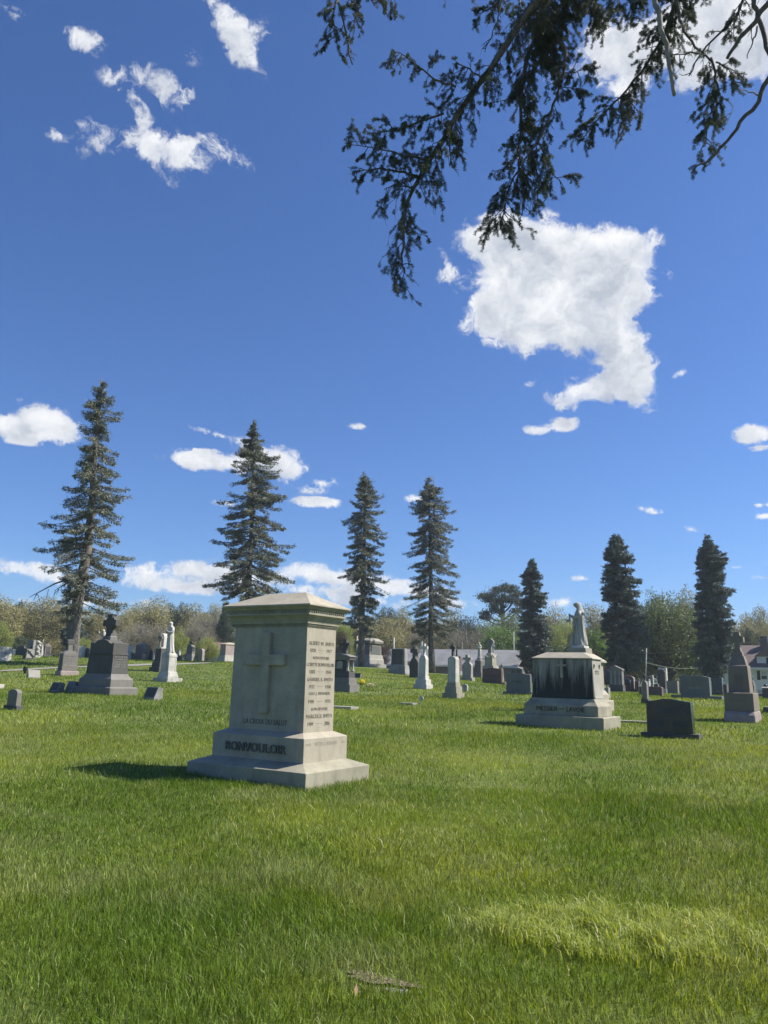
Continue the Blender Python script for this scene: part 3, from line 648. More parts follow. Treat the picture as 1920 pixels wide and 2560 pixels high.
s.tier('base', M_WHITE, [(1727, 1, 1), (1711, 1, 1)]); s.tier('step', M_WHITE, [(1711.3, .82, .80), (1698.5, .80, .78)]); s.tier('plinth', M_WHITE, [(1699, .64, .62), (1690, .60, .58)])
s.tier('shaft', M_WHITE, [(1690.5, .54, .50), (1647, .50, .44), (1640, .34, .40), (1637.5, .20, .34)]); s.slab('cross', M_WHITE, cross_prof(0, .27, .085, 1608, 1614.5, 1622, 1640), -.11, .11)
s = Mon('obelisk_monument', 'weathered grey-black streaked obelisk with arched head, cross and small figure', 'monument', 1142.5, 1747.5, 1106, 1161.5)
s.tier('base', M_LIMED, [(1752, 1, 1), (1733, 1, 1)]); s.tier('step', M_LIMED, [(1733.3, .80, .78), (1717, .79, .77)]); s.tier('plinth', M_LIMED, [(1717.5, .66, .62), (1706, .62, .58)])
s.slab('shaft', M_WHITE2, arch(-.28, .28, 1706.5, 1649, 1640, 10), -.26, .26, bevel=.02)
s.slab('cross', M_DGREY, cross_prof(-.04, .17, .07, 1608, 1615, 1622, 1642), -.09, .09); robe(s.root, .13, 0, s.z(1640), s.z(1621)-s.z(1640), M_DGREY, name='small_figure', wide=.9)
s = Mon('headstone', 'red-brown granite pillar stone hidden behind the streaked obelisk', 'headstone', 1150, 1687, 1143, 1156)
s.tier('base', M_ROUGH, [(1690, 1, 1), (1678, 1, 1)]); s.tier('plinth', M_RED, [(1678.5, .9, .9), (1669, .85, .85)]); s.tier('shaft', M_RED, [(1669.5, .7, .7), (1641, .6, .6)])
s = Mon('cross_topped_headstone', 'grey bottle-shaped headstone ending in a cross, on a flat base right of the streaked obelisk', 'headstone', 1180, 1702.5, 1151, 1187.5)
s.tier('base', M_LGREY, [(1706, 1, 1), (1694.5, 1, 1)])
s.slab('die', M_LGREY, [(-.37, 1695), (.37, 1695), (.40, 1664), (.30, 1659), (.13, 1654), (.12, 1649.5), (.36, 1649.5), (.36, 1643.5), (.12, 1643.5), (.12, 1637), (-.12, 1637), (-.12, 1643.5), (-.36, 1643.5), (-.36, 1649.5), (-.12, 1649.5), (-.13, 1654), (-.30, 1659), (-.40, 1664)], -.34, .34, bevel=.012)
s = Mon('headstone', 'tiny white-edged rounded headstone at the foot of the streaked obelisk', 'headstone', 1167.5, 1729.5, 1154.5, 1170.5)
s.slab('die', M_WHITE2, arch(-.5, .5, 1733, 1714, 1711), -.5, .5)
s = Mon('statue_monument', 'small praying woman statue on a dark square pedestal before the long grey roof', 'monument', 1202, 1686, 1186, 1212)
s.tier('base', M_GREY, [(1705, 1.35, 1.3), (1681, 1.35, 1.3)]) ; s.tier('die', M_BRGREY, [(1681.5, 1, 1), (1652, .92, .92), (1648, .6, .6), (1644, .4, .4)])
robe(s.root, 0, 0, s.z(1646), s.z(1605)-s.z(1646), M_WHITE, wide=.85)
s = Mon('cross_monument', 'grey cross on a tapered pillar with a carved garland, behind the reddish headstone', 'cross monument', 1234, 1706, 1205, 1249)
s.tier('plinth', M_LIMED, [(1708, 1, 1), (1670, .96, .96), (1664, .90, .90)]); s.tier('die', M_LIMED, [(1664.5, .68, .72), (1640, .64, .70), (1634, .40, .50), (1631.5, .34, .4)])
s.slab('cross', M_GREY, [(-.15, 1633), (.15, 1633), (.10, 1614), (.12, 1609.5), (.32, 1609), (.32, 1601.5), (.12, 1596), (.10, 1594.5), (-.10, 1594.5), (-.12, 1596), (-.32, 1601.5), (-.32, 1609), (-.12, 1609.5), (-.10, 1614)], -.13, .13, bevel=.01)
mb = MB(); zz = s.z(1636); mb.tube([(-.28*s.w+.56*s.w*t_, -.36*s.d, zz-.18*sin(pi*t_)) for t_ in np.linspace(0, 1, 9)], .035, 6); mb.tube([(.34*s.w, -.3*s.d+.6*s.d*t_, zz-.18*sin(pi*t_)) for t_ in np.linspace(0, 1, 9)], .035, 6); mb.build('garland', M_WHITE, s.root, smooth=True)
s = Mon('headstone', 'wide reddish-brown polished headstone with rock-pitched side on a flat base, middle right', 'headstone', 1262, 1712.5, 1197, 1267.5)
s.tier('base', M_RED, [(1716, 1, 1), (1706.5, 1, 1)]); s.slab('die', M_RED, [(-.375, 1707), (.375, 1707), (.365, 1673), (0, 1669.5), (-.365, 1673)], -.4, .42, bevel=.01)
scribble(s.root, [(0, s.z(1692), s.w*.38, .09)], 'A', s.d*.4, M_CUTD, seed=3, cell=.09)
s = Mon('cross_topped_headstone', 'little stone ending in a cross, peeping over the reddish headstone', 'headstone', 1257, 1700, 1247, 1261)
s.tier('die', M_LIMED, [(1704, 1, 1), (1672, .6, .6)]); s.slab('cross', M_LIMED, cross_prof(0, .42, .14, 1659, 1663, 1667, 1673), -.2, .2)
s = Mon('headstone', 'blue-grey headstone with twin arched panels seen over the wide blue-grey one', 'headstone', 1306, 1712, 1276, 1309.5)
s.slab('die', M_GREEN, [(-.5, 1716), (.5, 1716), (.5, 1672.5), (.2, 1670), (-.2, 1670), (-.5, 1672)], -.5, .5, bevel=.01)
for sx in (-.24, .2): MB().box((sx-.14)*s.w, (sx+.14)*s.w, -s.d*.5-.02, -s.d*.45, s.z(1690), s.z(1674)).build('panel', M_DGREY, s.root)
s = Mon('headstone', 'wide blue-grey headstone with gently curved top left of the stained monument', 'headstone', 1330, 1738, 1256.5, 1337)
s.tier('base', M_GREEN, [(1742, 1, 1), (1731, 1, 1)]); s.slab('die', M_GREEN, [(-.40, 1731.5), (.44, 1731.5), (.42, 1687), (.15, 1684), (-.15, 1684), (-.38, 1686)], -.3, .3, bevel=.012)
scribble(s.root, [(-.0, s.z(1708), s.w*.30, .10)], 'A', s.d*.3, M_CUTD, seed=8, cell=.085)

# flat ledger slabs, medallion, flowers
def ledger(label, nx, ny, lx, rx, ytop, mat=M_LGREY):
    s = Mon('ledger_slab', label, 'flat grave slab', nx, ny, lx, rx, excl=True); s.tier('slab', mat, [(ny+6, .985, .98), (ny-1, 1, 1), (ytop, 1, 1)], bevel=.008); return s
ledger('long flat grey slab lying in the grass right of the large monument', 877, 1775, 790, 897, 1767.5)
ledger('short flat slab in the grass below the white cross monument', 1031.5, 1763, 997, 1043.5, 1758)
ledger('pale kerb-like slab between the stained monument and the black polished headstone', 1640, 1811, 1540, 1650, 1805.5, M_LIMED)
P = hit(1053, 1760); T = thing('grave_medallion', 'round green-grey metal medallion on a stake right of the short flat slab', 'grave medallion', P, ROTZ)
mb = MB(); zc_ = .17
for (ra, rb, yy) in ((.085, .068, .012), (.055, .042, .012), (.03, .0, .012)):
    for k in range(20):
        a0, a1 = 2*pi*k/20, 2*pi*(k+1)/20
        mb.prism([(ra*cos(a0), zc_+ra*sin(a0)), (ra*cos(a1), zc_+ra*sin(a1)), (rb*cos(a1), zc_+rb*sin(a1)), (rb*cos(a0), zc_+rb*sin(a0))], -yy, yy)
for k in range(6): a0 = pi*k/6; mb.tube([(-.07*cos(a0), 0, zc_-.07*sin(a0)), (.07*cos(a0), 0, zc_+.07*sin(a0))], .006, 4)
mb.build('disc', plain('verdigris', (.35, .40, .34), .5), T); mb = MB(); mb.tube([(0, .014, -.1), (0, .014, .12)], .008, 6); mb.build('stake', plain('verdigris', (.35, .40, .34)), T)

M_YEL = leafmat('yellow_petals', (0.80, 0.58, 0.02), (0.85, 0.70, 0.05), trans=.3); M_CREAM = leafmat('cream_petals', (0.75, 0.55, 0.12), (0.82, 0.74, 0.5), trans=.3); M_STEM = leafmat('flower_greens', (0.06, 0.11, 0.03), (0.10, 0.16, .04))
def bouquet(label, px, py, wid, hei, mat, seed, n=420):
    P = hit(px, py); T = thing('bouquet', label, 'flowers', P, 0, 'yellow flowers on the grass')
    r = np.random.default_rng(seed); q = r.normal(size=(n, 3)); q /= np.linalg.norm(q, axis=1)[:, None]; q *= r.uniform(.6, 1, (n, 1))
    c = q*np.array([wid/2, wid*.35, hei/2]) + np.array([0, 0, hei*.58]); d = q + r.normal(size=(n, 3))*.5
    leaf_mesh('blossoms', c, d, .035, .03, mat, T, r)
    c2 = r.uniform(-.5, .5, (120, 3))*np.array([wid, wid*.6, .1]) + np.array([0, 0, .06]); leaf_mesh('stems', c2, r.normal(size=(120, 3))+[0, 0, .6], .12, .015, M_STEM, T, r); return T
def leaf_mesh(name, c, d, L_, W_, mat, parent, r, tri=False):
    "one small diamond-shaped face per leaf; L_, W_ scalars or arrays"
    n = len(c); d = d/np.maximum(np.linalg.norm(d, axis=1)[:, None], 1e-9); u = r.normal(size=(n, 3)); s_ = np.cross(d, u); s_ /= np.maximum(np.linalg.norm(s_, axis=1)[:, None], 1e-9)
    L_ = np.broadcast_to(np.asarray(L_, float), n)[:, None]; W_ = np.broadcast_to(np.asarray(W_, float), n)[:, None]
    a = c; b_ = c + d*L_*.5 + s_*W_*.5; e = c + d*L_; f = c + d*L_*.5 - s_*W_*.5
    V = np.stack([a, b_, e, f], 1).reshape(-1, 3); Fq = np.arange(4*n).reshape(-1, 4)
    return np_mesh(name, V, Fq, mat, parent)
bouquet('upright bunch of bright yellow flowers right of the columned monument', 905.5, 1714, .26, .28, M_YEL, 1)
bouquet('flat spread of cream-yellow flowers lying beside the upright yellow bunch', 928, 1717.5, .42, .15, M_CREAM, 2)

# right ------------------------------------------------------------
m, n, b, out = _mat('black_streaked_limestone'); L = n.links
tc = N(n, 'ShaderNodeTexCoord'); mp = N(n, 'ShaderNodeMapping'); mp.inputs['Scale'].default_value = (4.6, 4.6, 0.30); L.new(tc.outputs['Object'], mp.inputs['Vector'])
a1 = N(n, 'ShaderNodeTexNoise', i_Scale=1.6, i_Detail=9.0, i_Roughness=.72); L.new(mp.outputs[0], a1.inputs['Vector'])
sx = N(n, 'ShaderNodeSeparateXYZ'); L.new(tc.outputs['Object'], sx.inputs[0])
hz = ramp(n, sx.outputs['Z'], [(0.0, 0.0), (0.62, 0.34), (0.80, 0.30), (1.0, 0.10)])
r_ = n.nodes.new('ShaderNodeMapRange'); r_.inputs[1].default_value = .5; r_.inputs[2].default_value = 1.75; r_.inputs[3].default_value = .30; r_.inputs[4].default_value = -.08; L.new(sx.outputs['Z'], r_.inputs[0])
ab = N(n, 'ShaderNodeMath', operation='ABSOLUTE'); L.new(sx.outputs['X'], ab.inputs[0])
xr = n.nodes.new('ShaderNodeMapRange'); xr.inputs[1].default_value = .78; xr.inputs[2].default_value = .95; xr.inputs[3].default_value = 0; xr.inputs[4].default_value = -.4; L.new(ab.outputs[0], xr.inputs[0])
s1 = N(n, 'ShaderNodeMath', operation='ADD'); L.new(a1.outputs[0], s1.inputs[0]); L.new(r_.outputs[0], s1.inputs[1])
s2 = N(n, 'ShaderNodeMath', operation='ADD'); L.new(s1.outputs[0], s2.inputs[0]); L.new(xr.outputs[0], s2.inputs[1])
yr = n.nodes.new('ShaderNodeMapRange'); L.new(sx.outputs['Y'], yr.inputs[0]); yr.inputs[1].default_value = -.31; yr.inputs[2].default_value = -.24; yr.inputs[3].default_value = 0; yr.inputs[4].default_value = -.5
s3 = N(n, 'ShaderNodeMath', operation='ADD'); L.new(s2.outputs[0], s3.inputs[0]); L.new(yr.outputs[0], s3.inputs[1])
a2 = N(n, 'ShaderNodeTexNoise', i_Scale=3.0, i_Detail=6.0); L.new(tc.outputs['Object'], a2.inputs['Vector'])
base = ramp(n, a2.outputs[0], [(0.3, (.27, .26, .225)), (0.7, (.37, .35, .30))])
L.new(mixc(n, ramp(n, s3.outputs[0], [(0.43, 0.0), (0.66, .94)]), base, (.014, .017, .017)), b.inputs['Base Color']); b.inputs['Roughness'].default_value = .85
M_STREAK = m

s = Mon('family_monument', 'broad pale monument lettered MESSIER-LAVOIE with black streaks down its shaded face', 'monument', 1510, 1828.5, 1289, 1552.5)
ms = s
s.tier('base', M_LIMED, [(1834, 1, 1), (1796.5, 1, 1), (1795, .985, .98)]); 
s.tier('plinth', M_LIMED, [(1795, .85, .80), (1768, .845, .79), (1765, .82, .75), (1758, .77, .66), (1750, .735, .60)])
s.tier('die', M_STREAK, [(1749.5, .725, .58), (1741, .71, .56), (1725, .700, .54), (1700, .695, .535), (1650, .69, .53), (1646, .68, .52)])
s.tier('cap', M_LIME, [(1647, .72, .60), (1644.5, .715, .595), (1629, .44, .20)])
yf = s.d*.40
inscription(s.root, [('MESSIER', -s.w*.150, s.z(1783.5), s.z(1772), s.w*.245), ('LAVOIE', s.w*.175, s.z(1783.5), s.z(1772), s.w*.20)], 'A', s.d*.398, M_CUTD, extrude=.02)
MB().box(-s.w*.018, s.w*.045, -s.d*.398-.011, -s.d*.385, s.z(1778.4), s.z(1777)).build('dash', M_CUTD, s.root)
MB().prism(cross_prof(0, s.w*.052, s.w*.014, s.z(1652), s.z(1661), s.z(1666), s.z(1696)), -s.d*.295, -s.d*.25).build('cross', M_LIME, s.root)
scribble(s.root, [(0, s.z(1680), s.d*.26, .045), (0, s.z(1686), s.d*.2, .045)], 'B', s.w*.3475, M_LIMED, seed=31, cell=.05, depth=.004)
mb = MB()
for q in (-.17, .13): mb.tube([(s.w*.349, s.d*q+.035*cos(a), s.z(1664)+.05*sin(a)) for a in np.linspace(0, 2*pi, 12)], .012, 5)
mb.build('garland_ring', M_LIMED, s.root)

s = Mon('statue_monument', 'large white monument carrying a tall veiled statue, behind the stained MESSIER-LAVOIE one', 'monument', 1501, 1784, 1372, 1536)
st = s
s.tier('base', M_LIME, [(1790, 1, 1), (1754, 1, 1), (1752, .98, .98)]); s.tier('step', M_LIME, [(1752.5, .86, .82), (1738, .86, .82), (1731, .80, .72), (1727, .76, .68)])
s.tier('die', M_LIME, [(1727.5, .74, .64), (1655, .72, .62)]); s.tier('cap', M_LIME, [(1655, .82, .80), (1650, .82, .80), (1632, .42, .44)])
s.tier('statue_plinth', M_LIMED, [(1632.5, .36, .46), (1618, .34, .44)]); s.tier('statue_block', M_WHITE, [(1618.3, .27, .34), (1611.5, .26, .33)])
hst = s.z(1499) - s.z(1612)
def tall_statue(root, z0, h, turn):
    u = h/1.65; Mx = Matrix.Translation((0, 0, z0)) @ Matrix.Rotation(turn, 4, 'Z') @ Matrix.Scale(u, 4)
    m_ = 44; R = []
    # z, half width x, half depth y, centre y (facing -y)
    W_ = .92
    P = [(0, .26, .26, .02), (.04, .25, .27, .03), (.25, .22, .24, .02), (.5, .21, .215, .01), (.75, .205, .20, 0), (.95, .205, .20, -.01), (1.08, .215, .205, -.01), (1.2, .215, .185, 0), (1.30, .195, .155, .02),
         (1.37, .14, .12, .03), (1.415, .085, .085, .015), (1.45, .075, .09, -.015), (1.50, .085, .115, -.045), (1.555, .092, .125, -.06), (1.61, .085, .115, -.055), (1.645, .05, .07, -.04), (1.655, .015, .02, -.035)]
    pz = [p[0] for p in P]
    for z in np.linspace(0, 1.655, 60):
        rx, ry, dy = (np.interp(z, pz, [p[i] for p in P]) for i in (1, 2, 3)); rx *= W_; ry *= W_; dy -= .10*max(0, z-1.15); ring = []
        fo = .085*float(np.clip((1.30-z)/.5, 0, 1))
        for k in range(m_):
            a = 2*pi*k/m_
            f = 1 + fo*sin(8*a + 3.0*z + .6*sin(4*z)) + .6*fo*sin(13*a - 2.0*z + 1) + .4*fo*sin(21*a + 4*z)
            if z > 1.2: f += .02*sin(7*a+20*z)
            ring.append(Mx @ Vector((rx*f*cos(a), ry*f*sin(a)+dy, z)))
        R.append(ring)
    mb = MB(); mb.rings(R); T = lambda x, y, z: Mx @ Vector((x*W_, y*1.08, z))
    for sx_ in (-1, 1):   # bent arms in wide sleeves meeting before the chest
        mb.tube([T(sx_*.17, .02, 1.30), T(sx_*.22, .0, 1.12), T(sx_*.16, -.18, 1.06), T(sx_*.05, -.30, 1.15)], [.075*u, .085*u, .07*u, .032*u], 9)
        mb.tube([T(sx_*.045, -.30, 1.15), T(sx_*.01, -.345, 1.20)], [.034*u, .018*u], 6)
    for i in range(7):    # cloak edges sweeping across and down
        z1, z2 = 1.16-.035*i, .95-.11*i
        mb.tube([T(.19, -.10, z1), T(.03+.02*i, -.215-.004*i, (z1+z2)/2-.06), T(-.19, -.10+.01*i, z2)], [.012*u, .020*u, .010*u], 5)
    mb.tube([T(.10, -.19, .98), T(.02, -.225, .6), T(-.12, -.20, .28), T(-.20, -.12, .14)], [.012*u, .02*u, .02*u, .012*u], 6)
    for i in range(6):    # vertical folds on the lit side
        mb.tube([T(-.19+.02*i, .14-.015*i, .95), T(-.215+.02*i, .12, .55), T(-.24+.02*i, .14, .04)], [.010*u, .018*u, .022*u], 5)
    for sx_ in (-.035, .035): mb.ball(T(sx_, -.165, 1.565), .016*u, 6, 4)
    mb.tube([T(0, -.165, 1.575), T(0, -.195, 1.535)], [.010*u, .018*u], 5)
    mb.build('draped_figure', M_STAT, root, smooth=True)
    v = MB(); v.rings([[Mx @ Vector((rx*1.2*cos(a), ry*1.15*sin(a)+dy-.03, z)) for a in np.linspace(pi*-.08, pi*1.08, 16)] + [Mx @ Vector((rx*.95*cos(a), ry*.9*sin(a)+dy-.03, z)) for a in np.linspace(pi*1.08, pi*-.08, 16)]
        for z, rx, ry, dy in ((1.20, .20, .20, .01), (1.32, .165, .17, .02), (1.42, .115, .14, .0), (1.52, .105, .14, -.045), (1.61, .10, .135, -.055), (1.66, .05, .07, -.04))]); v.build('veil', M_STAT, root, smooth=True)
    t = MB(); t.prism([(-.17, .98), (.10, .98), (.12, 1.22), (-.15, 1.20)], -.40, -.33, Mx); t.prism([(-.08, .90), (.06, .90), (.06, 1.0), (-.08, 1.0)], -.50, -.36, Mx); t.build('tablet', M_STAT, root, bevel=.01)
    t = MB(); t.loft([(-.02, -.30, .17, .15, 0), (-.02, -.29, .16, .13, .34), (-.02, -.27, .10, .08, .52)]); t.v = [tuple(Mx @ Vector(q)) for q in t.v]; t.build('stump', M_STAT, root, bevel=.02)
tall_statue(s.root, s.z(1612), hst, -pi/2*.80)

s = Mon('headstone', 'small grey headstone peeping out right behind the statue monument', 'headstone', 1522, 1746.5, 1511, 1526.5)
s.tier('die', M_LGREY, [(1750, 1, 1), (1719, 1, .95)])
s = Mon('family_tomb', 'dark grey flat-fronted tomb with pilasters and low gable behind the reddish headstone', 'tomb', 1556.5, 1719, 1524, 1562, D=52)
s.tier('base', M_DGREY, [(1730, 1.1, 1.1), (1712, 1.05, 1.05)]); s.tier('die', M_GREY, [(1712, .96, .9), (1676, .94, .88)])
s.slab('gable', M_GREY, [(-.52, 1676.5), (.52, 1676.5), (.52, 1673), (-.1, 1664), (-.52, 1670)], -.5, .5)
for q in (-.36, -.05, .30): MB().box((q-.05)*s.w, (q+.05)*s.w, -s.d*.50, -s.d*.44, s.z(1712), s.z(1677)).build('pilaster_or_lit_edge', M_LGREY, s.root)
s = Mon('headstone', 'reddish arched-top headstone on its own base, right of the tall statue monument', 'headstone', 1589.5, 1730, 1535, 1594)
s.tier('base', M_RED, [(1734, 1, 1), (1722.5, 1, 1)]); s.slab('die', M_RED, [(-.40, 1723), (.40, 1723), (.38, 1693), (.30, 1690.5), (0, 1688.5), (-.36, 1690.5)], -.38, .38, bevel=.015)
s.slab('side_face', M_PINK, [(.385, 1722), (.43, 1722), (.41, 1695), (.37, 1693)], -.36, .40, bevel=.01)
s = Mon('headstone', 'small dark headstone just right of the reddish arched one', 'headstone', 1597, 1722, 1587, 1601)
s.tier('die', M_DGREY, [(1726, 1, 1), (1703, .95, .95)])
s = Mon('headstone', 'dark block-like stone left of the slender cross tablet', 'headstone', 1605, 1737.5, 1598, 1610)
s.tier('die', M_DGREY, [(1741, 1, 1), (1718, 1, 1), (1716, .9, .9)])
s = Mon('headstone', 'low long reddish-dark headstone behind the slender cross tablet', 'headstone', 1655, 1741.5, 1610, 1660)
s.tier('die', M_RED, [(1745, 1, 1), (1719, .98, .96), (1717, .8, .9)])
s = Mon('cross_tablet', 'slender dark arched tablet topped by a cross, behind the polished black headstone', 'headstone', 1620.5, 1760.5, 1603, 1626)
s.tier('base', M_DGREY, [(1764, 1, 1), (1747, 1, 1)]); s.slab('die', M_GREY, arch(-.36, .36, 1747.5, 1712, 1702), -.36, .36, bevel=.01)
s.slab('cross', M_DGREY, cross_prof(0, .24, .09, 1685, 1689.5, 1694, 1704), -.12, .12)
s = Mon('headstone', 'thin pale column-like stone left of the tall scrolled tablet', 'headstone', 1633, 1717, 1627.5, 1636)
s.slab('die', M_LGREY, arch(-.5, .5, 1722, 1691, 1688), -.5, .5)
s = Mon('headstone', 'small white stone peeping over the low reddish-dark headstone', 'headstone', 1623, 1716, 1618, 1626)
s.tier('die', M_WHITE2, [(1722, 1, 1), (1702, .9, .9)])
s = Mon('headstone', 'tall grey tablet with white scroll-shaped right edge and arched recess', 'headstone', 1667.5, 1728, 1640, 1676)
s.tier('base', M_WHITE2, [(1732, 1, 1), (1723, 1, 1)]); s.slab('die', M_DGREY, arch(-.36, .34, 1723.5, 1682, 1673, 10), -.30, .0)
s.slab('surround', M_WHITE, [(-.40, 1723), (.46, 1723), (.42, 1714), (.37, 1707), (.36, 1669.5), (-.40, 1669.5)], .001, .30, bevel=.02)
s = Mon('headstone', 'plain grey headstone with narrow bright right edge between the scrolled tablet and the wide one', 'headstone', 1694.5, 1729.5, 1668, 1698.5)
s.tier('die', M_GREY, [(1733, 1, 1), (1702.5, 1, .95)])
s = Mon('headstone', 'dark low headstone tucked behind the foot of the tall scrolled tablet', 'headstone', 1645, 1716.5, 1634, 1649)
s.tier('die', M_DGREY, [(1720, 1, 1), (1710, .95, .95)])

s = Mon('headstone', 'wide blue-grey headstone with an etched round emblem and pale raised name on a long base', 'headstone', 1805, 1751, 1678, 1811)
s.tier('base', M_GREEN, [(1756, 1, 1), (1741, 1, 1)]); s.slab('die', M_GREEN, [(-.31, 1741.5), (.27, 1741.5), (.265, 1694.5), (.14, 1691), (-.02, 1689), (-.18, 1690), (-.31, 1690.5)], -.34, .34, bevel=.012)
inscription(s.root, [('KENNEDY', -.02*s.w, s.z(1724.5), s.z(1718), .27*s.w)], 'A', s.d*.34, M_LGREY, extrude=.012)
mb = MB(); zz = s.z(1707.5)
for ra in (.19, .13):
    mb.tube([(-.02*s.w+ra*cos(a), -s.d*.34-.002, zz+ra*sin(a)) for a in np.linspace(0, 2*pi, 22)], .012, 5)
for k in (-1, 1): mb.tube([(-.02*s.w+k*.22, -s.d*.34-.002, zz-.2), (-.02*s.w+k*.24, -s.d*.34-.002, zz+.24), (-.02*s.w+k*.34, -s.d*.34-.002, zz+.30)], .010, 5)
mb.tube([(-.02*s.w-.45, -s.d*.34-.002, zz-.24), (-.02*s.w+.45, -s.d*.34-.002, zz-.24)], .008, 4)
mb.build('emblem', M_GREY, s.root)
s = Mon('headstone', 'near-black headstone between the wide blue-grey one and the brown cross monument', 'headstone', 1808, 1738, 1780, 1812)
s.tier('base', M_DGREY, [(1745, 1, 1), (1729, 1, 1)]); s.tier('die', M_BLACK, [(1729.5, .95, .8), (1693.5, .92, .76)])
s = Mon('headstone', 'small dark stone left behind the brown cross monument', 'headstone', 1817, 1731, 1808, 1823)
s.tier('die', M_DGREY, [(1736, 1, 1), (1711, 1, 1)])

s = Mon('cross_monument', 'tall brown granite monument with stepped shoulders, short cross and rough foot, right edge', 'cross monument', 1889, 1808.5, 1807, 1908)
bm_ = s
s.tier('base', M_PINK, [(1814, 1, 1), (1806, .99, 1), (1790, .96, .96), (1780, .93, .84)], bevel=.03); s.tier('plinth', M_BROWN, [(1780.3, .915, .83), (1734.5, .905, .82), (1733, .88, .78)])
s.tier('die', M_BROWN, [(1733.3, .67, .50), (1667, .61, .46), (1664.5, .60, .45), (1662, .575, .42)], bevel=.01)
s.tier('shoulder', M_BROWN, [(1662.3, .53, .36), (1655, .50, .33), (1645, .43, .29), (1640, .39, .27), (1637.5, .38, .26)], bevel=.01)
s.tier('cross_foot', M_BROWN, [(1637.8, .31, .24), (1629, .30, .23), (1626, .25, .20)])
s.slab('cross', M_BROWN, [(-.115, 1626.5), (.115, 1626.5), (.085, 1617), (.08, 1602), (.215, 1602), (.215, 1588.5), (.11, 1584.5), (.10, 1582), (.095, 1575), (-.095, 1575), (-.10, 1582), (-.11, 1584.5), (-.215, 1588.5), (-.215, 1602), (-.08, 1602), (-.085, 1617)], -.10, .10, bevel=.01)
scribble(s.root, [(0, s.z(y), s.w*.26, .03) for y in range(1692, 1728, 5)], 'A', s.d*.243, M_BRGREY, seed=17, cell=.04, depth=.008); scribble(s.root, [(0, s.z(1757), s.w*.55, .07)], 'A', s.d*.412, M_BRGREY, seed=18, cell=.07)
s = Mon('cross_topped_headstone', 'bottle-shaped stone with a tiny cross, right behind the brown cross monument', 'headstone', 1886, 1738, 1876, 1891)
s.tier('die', M_BRGREY, [(1744, 1, 1), (1714, .95, .9), (1705, .6, .6), (1701, .3, .4)]); s.slab('cross', M_BRGREY, cross_prof(0, .25, .10, 1692, 1694, 1697, 1702), -.15, .15)
s = Mon('headstone', 'dark headstone with an urn on its bright cap, right edge before the white house', 'headstone', 1932, 1747, 1905, 1940)
s.tier('die', M_DGREY, [(1752, .9, .9), (1720, .86, .86)]); s.tier('cap', M_WHITE2, [(1720, 1, 1), (1717.5, .9, .9)]); mb = MB(); mb.ball((-.25*s.w, 0, s.z(1714.5)), (.12, .12, .10), 10, 7); mb.build('urn', M_BLACK, s.root, smooth=True)
s = Mon('marker_block', 'low dark stone block cut off by the right edge of the photo', 'grave marker', 1938, 1784, 1910, 1950)
s.tier('block', M_DGREY, [(1788, 1, 1), (1768.5, 1, 1)])

# polished black double headstone
s = Mon('headstone', 'polished black granite double headstone lettered AUBREY on a low base, lower right', 'headstone', 1749, 1850.5, 1601.5, 1758)
s.tier('base', M_DGREY, [(1856, 1, 1), (1838, .99, .99)], bevel=.006)
xl, xr_ = -.395, .395; pf = [(xl, 1838.5), (xr_, 1838.5)]
top = [(.375, 1757), (.30, 1756.2), (.20, 1754.2), (.08, 1751.0), (-.02, 1750.0), (-.12, 1751), (-.22, 1754), (-.30, 1756.3), (-.335, 1756.6), (-.34, 1755.2), (-.385, 1755.2)]
s.slab('die', M_BLACK, pf + top, -.36, .30, bevel=.005)
yf = s.d*.36; fx = lambda px: None
MB().box(-.20*s.w, .165*s.w, -yf-.003, -yf+.01, s.z(1789.5), s.z(1773.5)).build('name_panel', M_ETCH, s.root)
inscription(s.root, [('AUBREY', -.018*s.w, s.z(1787.5), s.z(1775.5), .315*s.w)], 'A', yf+.0025, M_BLACK, extrude=.006)
for x0, x1 in ((-.33, -.065), (.05, .30)):
    MB().prism([(x0*s.w, s.z(1824)), (x1*s.w, s.z(1823)), (x1*s.w, s.z(1803)), (((x0+x1)/2)*s.w, s.z(1801.5)), (x0*s.w, s.z(1803))], -yf-.003, -yf+.01).build('date_panel', M_ETCH, s.root)
    scribble(s.root, [((x0+x1)/2*s.w, s.z(y), (x1-x0)*s.w*.8, .028) for y in (1820, 1814.5, 1809)], 'A', yf+.003, M_BLACK, seed=int(x0*100)+50, depth=.003, cell=.022)
mb = MB(); rr = random.Random(8)
for (x0, x1, y0, y1) in ((.20, .26, 1763, 1770), (.25, .31, 1766, 1776), (.29, .335, 1772, 1783), (-.345, -.325, 1766, 1772), (-.35, -.32, 1774, 1782)):
    for k in range(7):
        x = rr.uniform(x0, x1)*s.w; z = s.z(rr.uniform(y0, y1)); mb.ball((x, -yf-.001, z), (.016, .003, .012), 7, 4)
mb.build('etched_flowers', M_ETCH, s.root)

